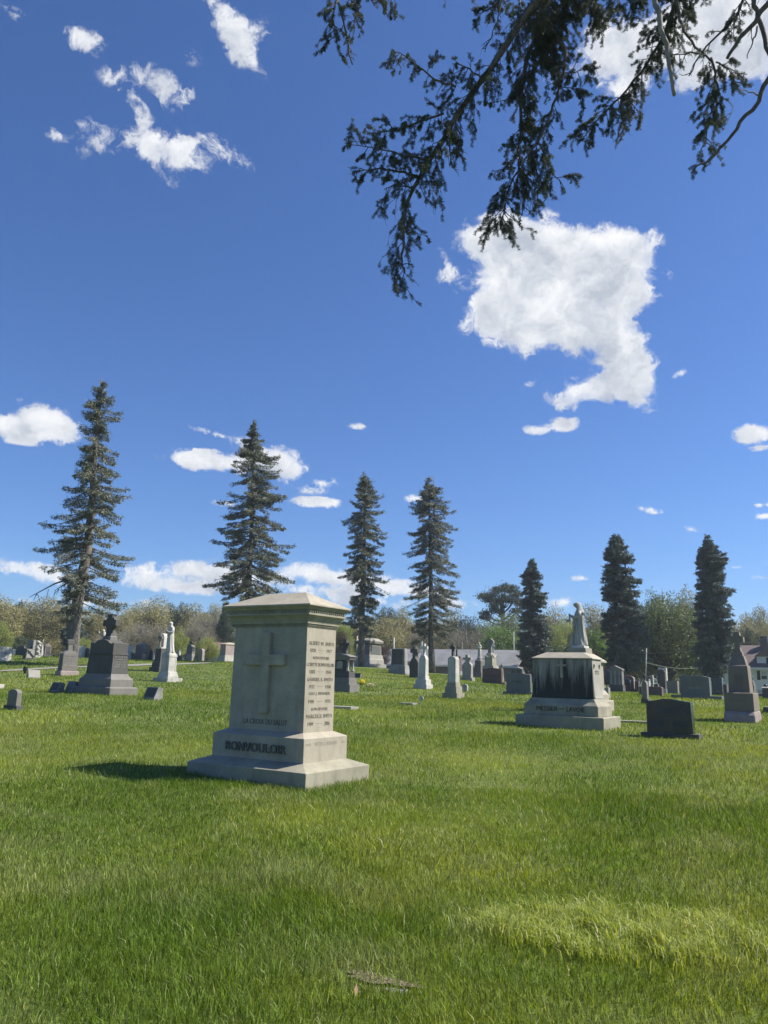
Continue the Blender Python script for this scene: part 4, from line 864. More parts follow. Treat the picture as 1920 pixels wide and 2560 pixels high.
# stone nearly grown over in the foreground
P = hit(968, 2474); T = thing('sunken_stone', 'pale flush stone almost swallowed by grass at the bottom centre', 'flat grave marker', (P[0], P[1], P[2]), radians(-24))
mb = MB().loft([(0, 0, .22, .085, -.08), (0, 0, .22, .085, .006), (0, 0, .21, .075, .012)]); mb.build('slab', M_ROUGH, T, bevel=.008)
SOIL = (P[0]-.04, P[1]+.06)
m, n, b, out = _mat('dry_soil'); L = n.links; g = N(n, 'ShaderNodeNewGeometry'); q1 = N(n, 'ShaderNodeTexNoise', i_Scale=60.0, i_Detail=6.0); L.new(g.outputs['Position'], q1.inputs['Vector'])
L.new(ramp(n, q1.outputs[0], [(0.35, (.05, .04, .025)), (0.65, (.26, .21, .14))]), b.inputs['Base Color']); b.inputs['Roughness'].default_value = 1; bp = N(n, 'ShaderNodeBump', i_Strength=1.0, i_Distance=.02); L.new(q1.outputs[0], bp.inputs['Height']); L.new(bp.outputs[0], b.inputs['Normal'])
mb = MB(); pts = []
for k in range(26):
    a = 2*pi*k/26; r_ = 1 + .25*sin(3*a+1) + .12*sin(7*a); x = SOIL[0] + .19*r_*cos(a)*cos(-.42) - .05*r_*sin(a)*sin(-.42); y = SOIL[1] + .19*r_*cos(a)*sin(-.42) + .05*r_*sin(a)*cos(-.42); pts.append((x, y, gz(x, y)+.012))
mb.add(pts, [tuple(range(26))]); o = mb.build('bare_soil', m); o['kind'] = 'structure'
tag(leaf_mesh('fallen_leaf', np.array([hit(888, 2522)+[0, 0, .05]]), np.array([[.05, .1, 1.0]]), .055, .022, plain('dry_leaf', (.42, .26, .15)), None, np.random.default_rng(3)), 'single dry brown leaf standing in the grass left of the sunken stone', 'leaf')

# ------------------------------------------------------------------ buildings
def oriented(name, label, cat, px, py, D, rz):
    P = at_dist(px, py, D); return thing(name, label, cat, (P[0], P[1], gz(P[0], P[1])), rz), P
def shingle(name, c):
    m, n, b, out = _mat(name); L = n.links; tc = N(n, 'ShaderNodeTexCoord'); br = N(n, 'ShaderNodeTexBrick', i_Scale=1.0); br.inputs['Color1'].default_value = (*c, 1); br.inputs['Color2'].default_value = (*[q*.8 for q in c], 1); br.inputs['Mortar'].default_value = (*[q*.6 for q in c], 1)
    br.inputs['Brick Width'].default_value = .9; br.inputs['Row Height'].default_value = .22; br.inputs['Mortar Size'].default_value = .02; L.new(tc.outputs['Object'], br.inputs['Vector'])
    q = N(n, 'ShaderNodeTexNoise', i_Scale=.8, i_Detail=5.0); L.new(tc.outputs['Object'], q.inputs['Vector']); L.new(mixc(n, 1.0, br.outputs[0], ramp(n, q.outputs[0], [(.3, .8), (.7, 1.2)]), 'MULTIPLY'), b.inputs['Base Color']); b.inputs['Roughness'].default_value = .9; return m
M_SHG = shingle('grey_shingles', (.20, .205, .215)); M_SHB = shingle('brown_shingles', (.16, .125, .115)); M_WALL = plain('grey_tan_siding', (.24, .22, .20)); M_SIDE = plain('white_siding', (.72, .74, .76), .6); M_SHUT = plain('black_shutter', (.015, .018, .022), .5)
M_GLASS = plain('dark_window_glass', (.05, .06, .08), .1); M_TRIM = plain('white_trim', (.78, .78, .78), .5); M_METAL = plain('galvanised_metal', (.45, .46, .47), .4, .6)
# long low building
D = 96; A0 = at_dist(975, 1616, D+3); A1 = at_dist(1318, 1631.5, D-2)
dx, dy = A1[0]-A0[0], A1[1]-A0[1]; Lb = hypot(dx, dy); rz = atan2(dy, dx)
T = thing('long_building', 'long low building with grey shingled roof beyond the gravestones', 'building', ((A0[0]+A1[0])/2, (A0[1]+A1[1])/2, A1[2]-4.6), rz)
hr = 4.6 + (A0[2]-A1[2])*.5; he = hr - 1.95
MB().box(-Lb/2+.4, Lb/2-.4, -4.6, 4.6, -.5, he-.02).build('wall', M_WALL, T)
mb = MB(); e = 5.1; th_ = .18
mb.add([(-Lb/2, -e, he), (Lb/2, -e, he), (Lb/2, 0, hr), (-Lb/2, 0, hr), (-Lb/2, -e, he-th_), (Lb/2, -e, he-th_), (Lb/2, 0, hr-th_), (-Lb/2, 0, hr-th_)], [(0, 1, 2, 3), (7, 6, 5, 4), (0, 4, 5, 1), (1, 5, 6, 2), (3, 2, 6, 7), (0, 3, 7, 4)])
mb.add([(-Lb/2, e, he), (Lb/2, e, he), (Lb/2, .01, hr), (-Lb/2, .01, hr), (-Lb/2, e, he-th_), (Lb/2, e, he-th_), (Lb/2, .01, hr-th_), (-Lb/2, .01, hr-th_)], [(0, 3, 2, 1), (7, 4, 5, 6), (0, 1, 5, 4), (1, 2, 6, 5), (3, 7, 6, 2), (0, 4, 7, 3)])
mb.build('roof', M_SHG, T)
MB().box(-Lb/2, Lb/2, -e-.1, -e, he-.2, he+.01).build('gutter', M_TRIM, T)
for x in (-.28, .05): MB().box(Lb*x, Lb*x+1.1, -4.66, -4.6, 0, 2.1).build('door', plain('grey_door', (.35, .36, .38)), T)
q = MB(); q.rings([[( .30*Lb+r_*cos(a*pi/5), -2.6+r_*sin(a*pi/5), z_) for a in range(10)] for r_, z_ in ((.16, he+.5), (.16, hr+.25), (.28, hr+.27), (.28, hr+.42), (.05, hr+.5))]); q.build('vent_pipe', M_METAL, T)
# white house
D = 98; P0 = at_dist(1768, 1665, D); P1 = at_dist(1965, 1668, D)
dx, dy = P1[0]-P0[0], P1[1]-P0[1]; Lb = hypot(dx, dy); rz = atan2(dy, dx)-.12
T = thing('white_house', 'white two-storey house with brown roof, dormers and black shutters at the right edge', 'house', ((P0[0]+P1[0])/2, (P0[1]+P1[1])/2, 0), rz)
T.location.z = -2.2; ze = P0[2]+2.2; zr = at_dist(1860, 1613, D+4)[2]+2.2
MB().box(-Lb/2, Lb/2, 0, 9, -1, ze).build('wall', M_SIDE, T)
mb = MB(); mb.add([(-Lb/2-.3, -.45, ze-.1), (Lb/2+.3, -.45, ze-.1), (Lb/2+.3, 9.45, ze-.1), (-Lb/2-.3, 9.45, ze-.1), (-Lb/2+2.5, 4.5, zr), (Lb/2-2.5, 4.5, zr), (-Lb/2-.3, -.45, ze-.3), (Lb/2+.3, -.45, ze-.3), (Lb/2+.3, 9.45, ze-.3), (-Lb/2-.3, 9.45, ze-.3)],
   [(0, 1, 5, 4), (1, 2, 5), (2, 3, 4, 5), (3, 0, 4), (0, 6, 7, 1), (1, 7, 8, 2), (2, 8, 9, 3), (3, 9, 6, 0), (6, 9, 8, 7)]); mb.build('roof', M_SHB, T)
MB().box(-Lb/2-.3, Lb/2+.3, -.50, -.45, ze-.32, ze-.09).build('fascia', M_TRIM, T)
def xat(px): return (at_dist(px, 1665, D)[0]-T.location.x)/cos(rz)
def win(xc, z0, z1, w, shut=True):
    fr = MB().box(xc-w/2, xc+w/2, -.06, 0, z0, z1).build('window', M_TRIM, T)
    MB().box(xc-w/2+.08, xc+w/2-.08, -.075, -.06, z0+.08, (z0+z1)/2-.03).build('pane', M_GLASS, fr); MB().box(xc-w/2+.08, xc+w/2-.08, -.075, -.06, (z0+z1)/2+.03, z1-.08).build('pane', plain('window_blind', (.45, .47, .5)), fr)
    if shut:
        for k in (-1, 1): MB().box(xc+k*(w/2+.04)-(.32 if k < 0 else 0), xc+k*(w/2+.04)+(.32 if k > 0 else 0), -.05, 0, z0, z1).build('shutter', M_SHUT, T)
zz = lambda y: at_dist(1905, y, D)[2]+2.2
for px in (1795, 1850, 1905.5, 1950): win(xat(px), zz(1700), zz(1677), .72)
for px in (1800, 1895, 1945): win(xat(px), zz(1745), zz(1723), .75, False)
for px in (1920, 1815):
    xd = xat(px); z1 = zz(1640); wd = 1.3; dm = MB()
    dm.box(xd-wd, xd+wd, .5, 4.2, ze-.05, z1).build('dormer_wall', M_SIDE, T)
    dm = MB(); dm.add([(xd-wd-.25, .3, z1-.05), (xd+wd+.25, .3, z1-.05), (xd, .3, z1+1.15), (xd-wd-.25, 5, z1-.05), (xd+wd+.25, 5, z1-.05), (xd, 5, z1+1.15)], [(0, 1, 2), (3, 5, 4), (0, 2, 5, 3), (1, 4, 5, 2), (0, 3, 4, 1)]); dm.build('dormer_roof', M_SHB, T)
    q = MB().box(xd-.35, xd+.35, .44, .5, ze+.35, z1-.15).build('dormer_window', M_GLASS, T)
MB().box(xat(1893), xat(1893)+.8, 3.6, 4.4, zr-1, zr+1.0).build('chimney', plain('chimney_grey', (.10, .09, .085)), T)
# small brick-roofed house far left of the monument
P = at_dist(556, 1612, 110); T = thing('brown_roofed_house', 'brown roof of a far house seen left of the large monument', 'house', (P[0], P[1], P[2]-3.9), -.1)
MB().box(-2, 1.4, -3, 3, -1, 3.0).build('wall', M_WALL, T); mb = MB(); mb.add([(-2.3, -3.4, 2.95), (1.7, -3.4, 2.95), (1.7, 3.4, 2.95), (-2.3, 3.4, 2.95), (-2.3, 0, 4.2), (1.7, 0, 4.2)], [(0, 1, 5, 4), (2, 3, 4, 5), (0, 4, 3), (1, 2, 5), (0, 3, 2, 1)]); mb.build('roof', plain('red_brown_roof', (.19, .13, .10)), T)
P = at_dist(1034, 1655, 92); T = thing('shed', 'small shed with salmon eave between the rock-faced stone and the white cross monument', 'shed', (P[0], P[1], P[2]-2.4), -.1)
MB().box(-1.2, 2, -2, 2, -1, 2.2).build('wall', M_WALL, T); MB().loft([(.4, 0, 3.6, 4.4, 2.2), (.4, 0, 3.6, 4.4, 2.42)]).build('eave', plain('salmon_paint', (.5, .32, .26)), T); MB().loft([(.4, 0, 3.5, 4.3, 2.42), (.4, 0, 3.4, .2, 3.4)]).build('roof', M_SHG, T)
# poles and wires
def pole(label, px, ytop, D, r=.08, mat=None, lean=0):
    P = at_dist(px, ytop, D); z0 = gz(P[0], P[1]); mb = MB(); mb.tube([(0, 0, -.5), (lean, 0, P[2]-z0)], [r, r*.8], 8)
    o = mb.build('utility_pole', mat or plain('weathered_pole', (.42, .42, .40)), smooth=True); o.location = (P[0], P[1], z0); tag(o, label, 'pole'); return P
pole('tan wooden pole in front of the purple shrub right of the large monument', 893, 1590, 80, .09, plain('tan_pole', (.40, .34, .22)))
pole('grey pole rising just left behind the rock-faced monument', 985, 1594, 85, .09)
pole('pale pole directly behind the white cross monument', 1055, 1590, 88, .08)
pole('slim dark pole above the roof left of the small praying statue', 1155, 1604, 112, .08, plain('dark_pole', (.12, .12, .11)))
pole('greenish pole in front of the bright green maple', 1284, 1580, 108, .11, plain('green_pole', (.26, .30, .22)))
pt = pole('leaning utility pole behind the slender cross tablet, between the second and third dark spruces', 1606, 1620, 72, .06, plain('grey_green_pole', (.27, .29, .25)), .35)
def wire(label, a, b_, sag):
    mb = MB(); a = Vector(a); b_ = Vector(b_); mb.tube([a.lerp(b_, t)-Vector((0, 0, sag*4*t*(1-t))) for t in np.linspace(0, 1, 14)], .022, 4); tag(mb.build('overhead_wire', plain('wire', (.20, .24, .18))), label, 'wire')
wire('overhead wire running from the leaning pole to the right edge, upper one', at_dist(1608, 1634, 72), at_dist(1990, 1577, 72), .4)
wire('overhead wire low behind the tall scrolled tablet, lower one', at_dist(1612, 1655, 72), at_dist(1760, 1668, 80), .3)
# dark car seen past the stained monument
P = at_dist(1496, 1722, 58); T = thing('parked_car', 'dark car mostly hidden behind the statue monument', 'car', (P[0], P[1], gz(P[0], P[1])), radians(-8))
mb = MB(); mb.rings([[(x, y, z) for x, z in ((-2.1, .35), (-2.15, .75), (-1.2, .95), (-.6, 1.38), (.5, 1.42), (1.15, .98), (2.0, .82), (2.1, .4))] for y in (-.85, .85)]); mb.build('body', plain('dark_car_paint', (.02, .022, .028), .25), T, bevel=.08)
for x in (-1.3, 1.35):
    for y in (-.86, .86):
        w_ = MB(); w_.rings([[(x+.33*cos(a*pi/8), yy, .33+.33*sin(a*pi/8)) for a in range(16)] for yy in (y-.09, y+.09)]); w_ = w_.build('wheel', plain('tyre_rubber', (.02, .02, .02)), T)
MB().box(-.55, .45, -.872, -.86, 1.0, 1.3).build('side_window', M_GLASS, T); MB().box(2.03, 2.09, -.8, -.45, .6, .74).build('headlight', M_TRIM, T)

# ------------------------------------------------------------------ spruces
M_BARK = bark('spruce_bark', (0.065, 0.058, 0.05), (0.19, 0.175, 0.155)); M_BARKD = bark('dark_bark', (0.06, 0.055, 0.05), (0.13, 0.12, 0.11))
M_NDL = leafmat('grey_green_needles', (0.08, 0.10, 0.068), (0.18, 0.19, 0.13), trans=.15, spread=.15); M_NDLB = leafmat('blue_green_needles', (0.06, 0.088, 0.076), (0.14, 0.175, 0.145), trans=.12, spread=.1)
def spruce(label, rows, trunk, D, density=1.0, seed=1, bare=0.35, droop=.38, mat=None, rb=.30, leaf=.26, whorl=.36, dense=False, twin=None, group=None, dead=()):
    "rows (picture row, left, right) give the outline of the crown; trunk [(row, column)] from top to base"
    r = np.random.default_rng(seed); base = at_dist(trunk[-1][1], trunk[-1][0], D); b0 = np.array([base[0], base[1], gz(base[0], base[1])])
    e = np.array([base[1], -base[0], 0]); e /= np.linalg.norm(e); f = np.array([base[0], base[1], 0]); f /= np.linalg.norm(f)
    T = thing('spruce_tree', label, 'tree', b0, 0, group)
    def loc(px, py):
        P = at_dist(px, py, D) - b0; return P @ e, P[2]
    ty = [t[0] for t in trunk]; tx = [t[1] for t in trunk]
    tp = [loc(c, y) for y, c in trunk][::-1]; tp[0] = (tp[0][0], -.3)
    tz = np.array([p[1] for p in tp]); tl = np.array([p[0] for p in tp]); H = tz[-1]
    rows = sorted(rows); RZ = []; RL = []; RR_ = []
    for (y, xl, xr) in rows:
        xc = np.interp(y, ty, tx); c, z = loc(xc, y); RZ.append(z); RL.append(c-loc(xl, y)[0]); RR_.append(loc(xr, y)[0]-c)
    RZ, RL, RR_ = (np.array(q)[::-1] for q in (RZ, RL, RR_))
    wood = MB(); k = np.linspace(0, 1, 16)
    wood.tube([tuple(e*np.interp(t*H, tz, tl)+[0, 0, t*H]) for t in k], [rb*(1-t)**.85+.025 for t in k], 9)
    if twin: # a second leader
        (zt, zb, off) = twin; wood.tube([tuple(e*(np.interp(z, tz, tl)+off*min(1, (z-zb)/2.0))+[0, 0, z]) for z in np.linspace(zb, zt, 8)], [rb*.35*(1-t)+.02 for t in np.linspace(0, 1, 8)], 6)
    C = []; Dv = []; LL = []
    z = RZ[0] - .2
    while z < H-(.25 if dense else .4):
        prog = (z-RZ[0])/(H-RZ[0]); nb = r.integers(5, 8) if not dense else r.integers(9, 13)
        for j in range(nb):
            a = r.uniform(0, 2*pi); s = cos(a); zb = z + r.uniform(-.34, .34)
            # outline is met at the branch tip, which hangs below its root
            q = .5*(1-prog)*1.2
            zt_ = max(RZ[0], zb - q*(.8 if not dense else .5)); rl, rr = np.interp(zt_, RZ, RL), np.interp(zt_, RZ, RR_)
            side = rr if s > 0 else rl; R = side*s*s + (rl+rr)/2*(1-s*s)
            R = max(.08, (1.10 if not dense else 1.0)*R*min(1, .45+.55*(H-z)/2.6)*(r.uniform(.55, 1.15) if not dense else r.uniform(.72, 1.16)))
            dr = e*s + f*sin(a); up = r.uniform(-.05, .12) if prog < .75 else r.uniform(.1, .5)
            n = 7; ts = np.linspace(0, 1, n); r2_ = r.uniform(.6, 1.5)
            pts = [e*np.interp(zb, tz, tl)+np.array([0, 0, zb]) + dr*R*t + np.array([0, 0, R*(up*t - droop*r2_*t**1.3 + .16*t**3)]) for t in ts]
            wood.tube([tuple(p) for p in pts], [max(.008, (.018+.012*R)*(1-.85*t)) for t in ts], 4)
            pts = np.array(pts); side_v = np.cross(dr, [0, 0, 1])
            fl = max(.02, bare*(1-prog)) if R > .8 else .02
            m = int((R*(16 if not dense else 34)+4)*density)
            tt = r.uniform(0, 1, m)**.8*(1-fl) + fl
            if r.random() < .10 and prog < .5 and not dense: tt = tt[:m//4+1]
            m = len(tt)
            wd = (.10 + .34*R*(1-tt)*.6 + .10)*r.uniform(.2, 1, m)*(.3+.7*min(1, R/1.5)); sg = r.choice([-1, 1], m)
            P = np.stack([np.interp(tt, ts, pts[:, i]) for i in range(3)], 1)
            tang = np.gradient(pts, axis=0); tg = np.stack([np.interp(tt, ts, tang[:, i]) for i in range(3)], 1); tg /= np.linalg.norm(tg, axis=1)[:, None]
            bd = tg*.75 + side_v[None]*sg[:, None]*.8 + r.normal(size=(m, 3))*.18; bd[:, 2] -= .22
            bd /= np.linalg.norm(bd, axis=1)[:, None]
            nn = 4
            for i in range(nn):
                o = P + bd*wd[:, None]*(i/nn); C.append(o + r.normal(size=(m, 3))*.06)
                d = bd*.8 + r.normal(size=(m, 3))*.42; d[:, 2] -= (.30 if not dense else .18); Dv.append(d)
            if not dense:   # hanging twigs under the bough
                mh = max(1, int(m*.8)); o = P[:mh] - np.array([0, 0, .08]) ; C.append(o); d = r.normal(size=(mh, 3))*.25; d[:, 2] -= 1; Dv.append(d)
        z += whorl*(.80 if not dense else .74)*r.uniform(.6, 1.45)*(1 if prog < .8 else .7)
    for (px0, py0, px1, py1) in dead:
        c0, z0 = loc(px0, py0); c1, z1 = loc(px1, py1); m1 = ((c0+c1)/2, (z0+z1)/2+.2)
        wood.tube([tuple(e*c0+[0, 0, z0]), tuple(e*m1[0]+f*.2+[0, 0, m1[1]]), tuple(e*c1+[0, 0, z1])], [.07, .045, .015], 5)
        for _ in range(7):
            t = r.uniform(.3, 1); p = e*(c0+(c1-c0)*t)+np.array([0, 0, z0+(z1-z0)*t]); wood.tube([tuple(p), tuple(p+e*r.uniform(-.3, .3)+f*r.uniform(-.3, .3)+[0, 0, -r.uniform(.2, .6)])], [.02, .008], 4)
    wood.build('trunk', M_BARK if not dense else M_BARKD, T, smooth=True)
    C = np.vstack(C); Dv = np.vstack(Dv); n = len(C)
    leaf_mesh('crown', C, Dv, leaf*r.uniform(.6, 1.25, n), leaf*.30*r.uniform(.6, 1.3, n), mat or M_NDL, T, r)
    return T, n
def zrows(scale, ox, oy, L_): return [(oy+y/scale, ox+a/scale, ox+b/scale) for y, a, b in L_]
r1 = zrows(3.16, 0, 900, [(150, 790, 812), (180, 725, 850), (260, 690, 870), (330, 740, 920), (400, 620, 950), (450, 690, 940), (520, 635, 820), (620, 600, 910), (700, 595, 910), (760, 690, 915), (830, 585, 900), (880, 600, 980), (980, 630, 1085),
    (1050, 520, 1000), (1100, 495, 940), (1180, 580, 960), (1240, 480, 990), (1300, 380, 990), (1400, 300, 960), (1480, 430, 960), (1540, 300, 1070), (1600, 330, 1000), (1660, 240, 1000), (1750, 430, 900), (1850, 520, 960), (1930, 520, 1060), (1990, 450, 900)])
spruce('tallest ragged spruce leaning right, with a thick grey trunk, at the left', r1, [(945, 254), (1000, 251), (1060, 246), (1121, 238), (1248, 231), (1375, 219), (1470, 199), (1560, 187), (1640, 180)], 48, seed=11, rb=.36, density=1.5, bare=.30, group='tall ragged spruces', leaf=.155,
   dead=((200, 1440, 73, 1493), (195, 1455, 137, 1476)))
r2 = zrows(2.183, 480, 1000, [(150, 325, 345), (190, 290, 390), (220, 265, 405), (260, 290, 425), (330, 235, 465), (380, 230, 465), (430, 240, 470), (470, 190, 495), (530, 145, 480), (570, 250, 470), (600, 200, 470), (640, 155, 500), (700, 150, 460), (750, 118, 490), (800, 150, 545), (850, 160, 530), (900, 110, 550), (980, 95, 510), (1030, 150, 510), (1100, 150, 470), (1180, 200, 440)])
spruce('second tall spruce from the left, its trunk hidden behind the large monument', r2, [(1050, 633), (1137, 634), (1300, 630), (1458, 622), (1655, 616)], 58, seed=12, rb=.26, density=1.45, bare=.30, group='tall ragged spruces', leaf=.18)
r3 = zrows(2.183, 480, 1000, [(425, 925, 950), (440, 895, 985), (490, 895, 1005), (560, 890, 1040), (610, 860, 1070), (680, 830, 1020), (720, 860, 1075), (770, 870, 1065), (800, 840, 1030), (870, 870, 1040), (950, 820, 1050), (1000, 880, 1060), (1060, 880, 1010), (1110, 855, 1010), (1200, 850, 1000), (1250, 830, 980)])
spruce('narrow third spruce rising behind the grey ridged-roof monument', r3, [(1178, 908), (1229, 912), (1366, 911), (1503, 906), (1667, 903)], 72, seed=13, rb=.29, density=1.5, bare=.25, group='tall ragged spruces', leaf=.185, droop=.42)
r4 = zrows(2.183, 480, 1000, [(425, 1285, 1300), (470, 1255, 1370), (560, 1220, 1390), (610, 1200, 1410), (680, 1205, 1440), (770, 1185, 1400), (820, 1180, 1440), (860, 1170, 1430), (930, 1240, 1470), (970, 1210, 1455), (1030, 1180, 1430), (1070, 1105, 1465), (1130, 1200, 1430), (1200, 1200, 1430), (1270, 1190, 1400)])
spruce('fourth spruce with a double leader and long bare lower trunk, middle of the photo', r4, [(1190, 1072), (1366, 1075), (1503, 1078), (1595, 1077), (1683, 1081)], 74, seed=14, rb=.30, density=1.3, bare=.34, group='tall ragged spruces', leaf=.185, droop=.45, twin=(19.0, 11.0, .45))
r5 = zrows(2.183, 1160, 1250, [(335, 360, 380), (350, 345, 390), (410, 310, 420), (450, 325, 425), (480, 318, 432), (510, 325, 462), (560, 315, 445), (600, 320, 440), (640, 310, 450), (700, 300, 465), (760, 292, 468), (830, 298, 455), (880, 318, 430), (910, 330, 400)])
spruce('smallest dark dense spruce, before the long grey roof', r5, [(1396, 1329), (1500, 1331), (1600, 1332), (1680, 1333)], 88, seed=15, rb=.30, density=1.0, bare=.05, dense=True, mat=M_NDLB, leaf=.27, whorl=.44, droop=.38, group='dark dense spruces')
r6 = zrows(2.183, 1160, 1250, [(190, 810, 835), (210, 790, 880), (260, 775, 905), (330, 765, 930), (400, 772, 925), (440, 757, 960), (500, 765, 945), (560, 765, 950), (620, 762, 985), (680, 760, 990), (750, 757, 1000), (790, 762, 1030), (850, 770, 990), (900, 790, 950)])
spruce('widest dark dense spruce with twin top, right of the tall statue', r6, [(1334, 1538), (1500, 1551), (1600, 1560), (1700, 1566)], 80, seed=16, rb=.36, density=1.05, bare=.05, dense=True, mat=M_NDLB, leaf=.27, whorl=.44, droop=.38, group='dark dense spruces', twin=(15.2, 9.0, .7))
r7 = zrows(2.183, 1160, 1250, [(200, 1318, 1340), (230, 1300, 1360), (270, 1280, 1400), (330, 1275, 1425), (400, 1270, 1420), (430, 1265, 1415), (480, 1282, 1465), (530, 1266, 1430), (590, 1262, 1455), (640, 1262, 1470), (700, 1260, 1465), (760, 1260, 1470), (850, 1258, 1460), (920, 1262, 1440), (950, 1290, 1400)])
spruce('rightmost dark dense spruce, partly veiling the white house', r7, [(1338, 1768), (1500, 1782), (1600, 1788), (1720, 1794)], 82, seed=17, rb=.34, density=1.05, bare=.05, dense=True, mat=M_NDLB, leaf=.27, whorl=.44, droop=.38, group='dark dense spruces')

# ------------------------------------------------------------------ overhanging spruce above the camera
M_OV = leafmat('near_needles', (0.035, 0.055, 0.042), (0.085, 0.108, 0.068), trans=.3, spread=.1)
M_TWIG = bark('near_twigs', (0.07, 0.055, 0.045), (0.17, 0.14, 0.12), 30.0); M_DEAD = bark('dead_wood', (0.20, 0.17, 0.14), (0.36, 0.31, 0.27), 20.0)
OV = thing('overhanging_spruce', 'near spruce reaching over the top right corner, its dark boughs hanging against the sky', 'tree', (7.5, 2.5, gz(7.5, 2.5)), 0)
ovb = np.array([7.5, 2.5, gz(7.5, 2.5)])
rv = np.random.default_rng(21); NP = []; ND = []; NLn = []
def needles(p0, p1, n):
    t = rv.uniform(0, 1, (n, 1)); p = p0 + (p1-p0)*t; ax = (p1-p0)/max(1e-6, np.linalg.norm(p1-p0))
    d = rv.normal(size=(n, 3)); d -= (d @ ax)[:, None]*ax; d /= np.linalg.norm(d, axis=1)[:, None]; d = d*.9 + ax*.4
    NP.append(p); ND.append(d); NLn.append(rv.uniform(.016, .028, n))
def twig(wood, p, d, length, lv, green, hang):
    k = 4; pts = [p]; d = d/np.linalg.norm(d)
    for i in range(k):
        d = d + rv.normal(size=3)*.13 + np.array([0, 0, -hang*.16]); d /= np.linalg.norm(d); pts.append(pts[-1] + d*length/k)
    wood.tube([tuple(q) for q in pts], [max(.0016, (.0028 if lv else .0045)*(1-.6*i/k)) for i in range(k+1)], 4)
    if lv < 2 and length > .07:
        for i in range(1, k+1):
            if rv.random() < .72:
                s = np.cross(d, rv.normal(size=3)); s /= max(1e-6, np.linalg.norm(s)); twig(wood, pts[i], d*.8+s*.55, length*rv.uniform(.35, .7), lv+1, green, hang)
    if rv.random() < green:
        for i in range(1 if lv else 2, k): needles(pts[i], pts[i+1], int(44*length/k/.03) + 5)
def bough(px_pts, depth, w0, w1, dens=1.0, green=.8, tl=.30, frm=0.0, mat=None, join=None, hang=1.0):
    "a limb traced as it hangs: (column, row) points at a distance from the viewer"
    if not hasattr(depth, '__len__'): depth = [depth]*len(px_pts)
    pts = np.array([at_dist(x, y, dd) - ovb for (x, y), dd in zip(px_pts, depth)])
    if join is not None: pts = np.vstack([[join], pts])
    wood = MB(); n = len(pts)*3; ts = np.linspace(0, len(pts)-1, n)
    P = np.stack([np.interp(ts, range(len(pts)), pts[:, i]) for i in range(3)], 1); P[1:-1] = (P[:-2]+2*P[1:-1]+P[2:])/4; P[1:-1] += rv.normal(size=(n-2, 3))*.006
    wood.tube([tuple(p) for p in P], [w0+(w1-w0)*i/(n-1) for i in range(n)], 7)
    seg = np.linalg.norm(np.diff(P, axis=0), axis=1); cum = np.concatenate([[0], np.cumsum(seg)]); start = cum[-1]*frm
    if join is not None: start = max(start, cum[-1]*frm, np.linalg.norm(pts[1]-pts[0])*.92)
    s = start
    while s < cum[-1]:
        p = np.array([np.interp(s, cum, P[:, i]) for i in range(3)]); i = min(n-2, int(np.searchsorted(cum, s))); tg = P[i+1]-P[i]; tg /= max(1e-6, np.linalg.norm(tg))
        d = np.cross(tg, rv.normal(size=3)); d /= max(1e-6, np.linalg.norm(d)); d = d*.9 + tg*.45 + np.array([0, 0, -.22*hang])
        twig(wood, p, d, tl*rv.uniform(.45, 1.1), 0, green, hang); s += .050/dens*rv.uniform(.6, 1.4)
    wood.build('bough', mat or M_TWIG, OV, smooth=True)
J = lambda x, y, z: np.array([x, y, z]) - ovb
trunk_top = 13.0
mb = MB(); mb.tube([(0, 0, -.4), (.05, 0, 2), (-.1, .05, 6), (-.1, 0, 10), (0, 0, trunk_top)], [.42, .34, .25, .14, .03], 12); mb.build('trunk', M_BARK, OV, smooth=True)
jA, jB, jC = J(7.4, 2.5, 8.2), J(7.4, 2.5, 9.2), J(7.4, 2.5, 7.2)
bough([(1440, -70), (1333, 7), (1277, 93), (1210, 194), (1154, 269), (1090, 374), (1057, 430), (1015, 504), (1008, 590), (1006, 655), (1012, 682)], 6.3, .040, .006, 1.35, .62, .25, 0, join=jA)
bough([(1139, 217), (1090, 200), (1042, 168), (999, 131)], 6.3, .012, .004, 1.1, .75, .16)
bough([(1000, 131), (985, 150), (968, 165)], 6.3, .004, .002, 1.6, .95, .10)
bough([(1205, 200), (1165, 165), (1130, 160)], 6.2, .010, .003, 1.8, .85, .16)
bough([(1109, 284), (1060, 300), (1010, 322), (930, 335)], 6.4, .012, .003, 1.7, .85, .15)
bough([(1075, 400), (1015, 390), (967, 377), (880, 362)], 6.2, .012, .003, 1.8, .85, .145)
bough([(1045, 440), (985, 425), (930, 422), (885, 432)], 6.3, .012, .003, 1.8, .85, .145)
bough([(1030, 470), (990, 460), (960, 475)], 6.3, .008, .003, 1.8, .8, .18)
bough([(1004, 560), (1030, 580), (1070, 590)], 6.3, .006, .002, 1.5, .9, .12)
bough([(1110, 340), (1128, 380), (1130, 420)], 6.3, .010, .004, .7, .3, .12)
bough([(1140, 300), (1150, 340), (1148, 380)], 6.3, .008, .003, 1.6, .85, .14)
# top-left piece
bough([(820, -70), (847, 0), (858, 56), (870, 112), (881, 161)], 6.0, .014, .006, .6, .1, .10, join=jB)
bough([(847, 0), (830, 40), (835, 95)], 6.0, .008, .003, 1.7, .75, .17); bough([(870, -10), (893, 15), (885, 70)], 6.0, .008, .003, 1.6, .8, .16)
bough([(900, -40), (935, 5), (985, -5)], 6.1, .010, .003, 1.5, .7, .16); bough([(1113, -30), (1112, 0), (1113, 14)], 6.1, .004, .002, .6, .2, .05)
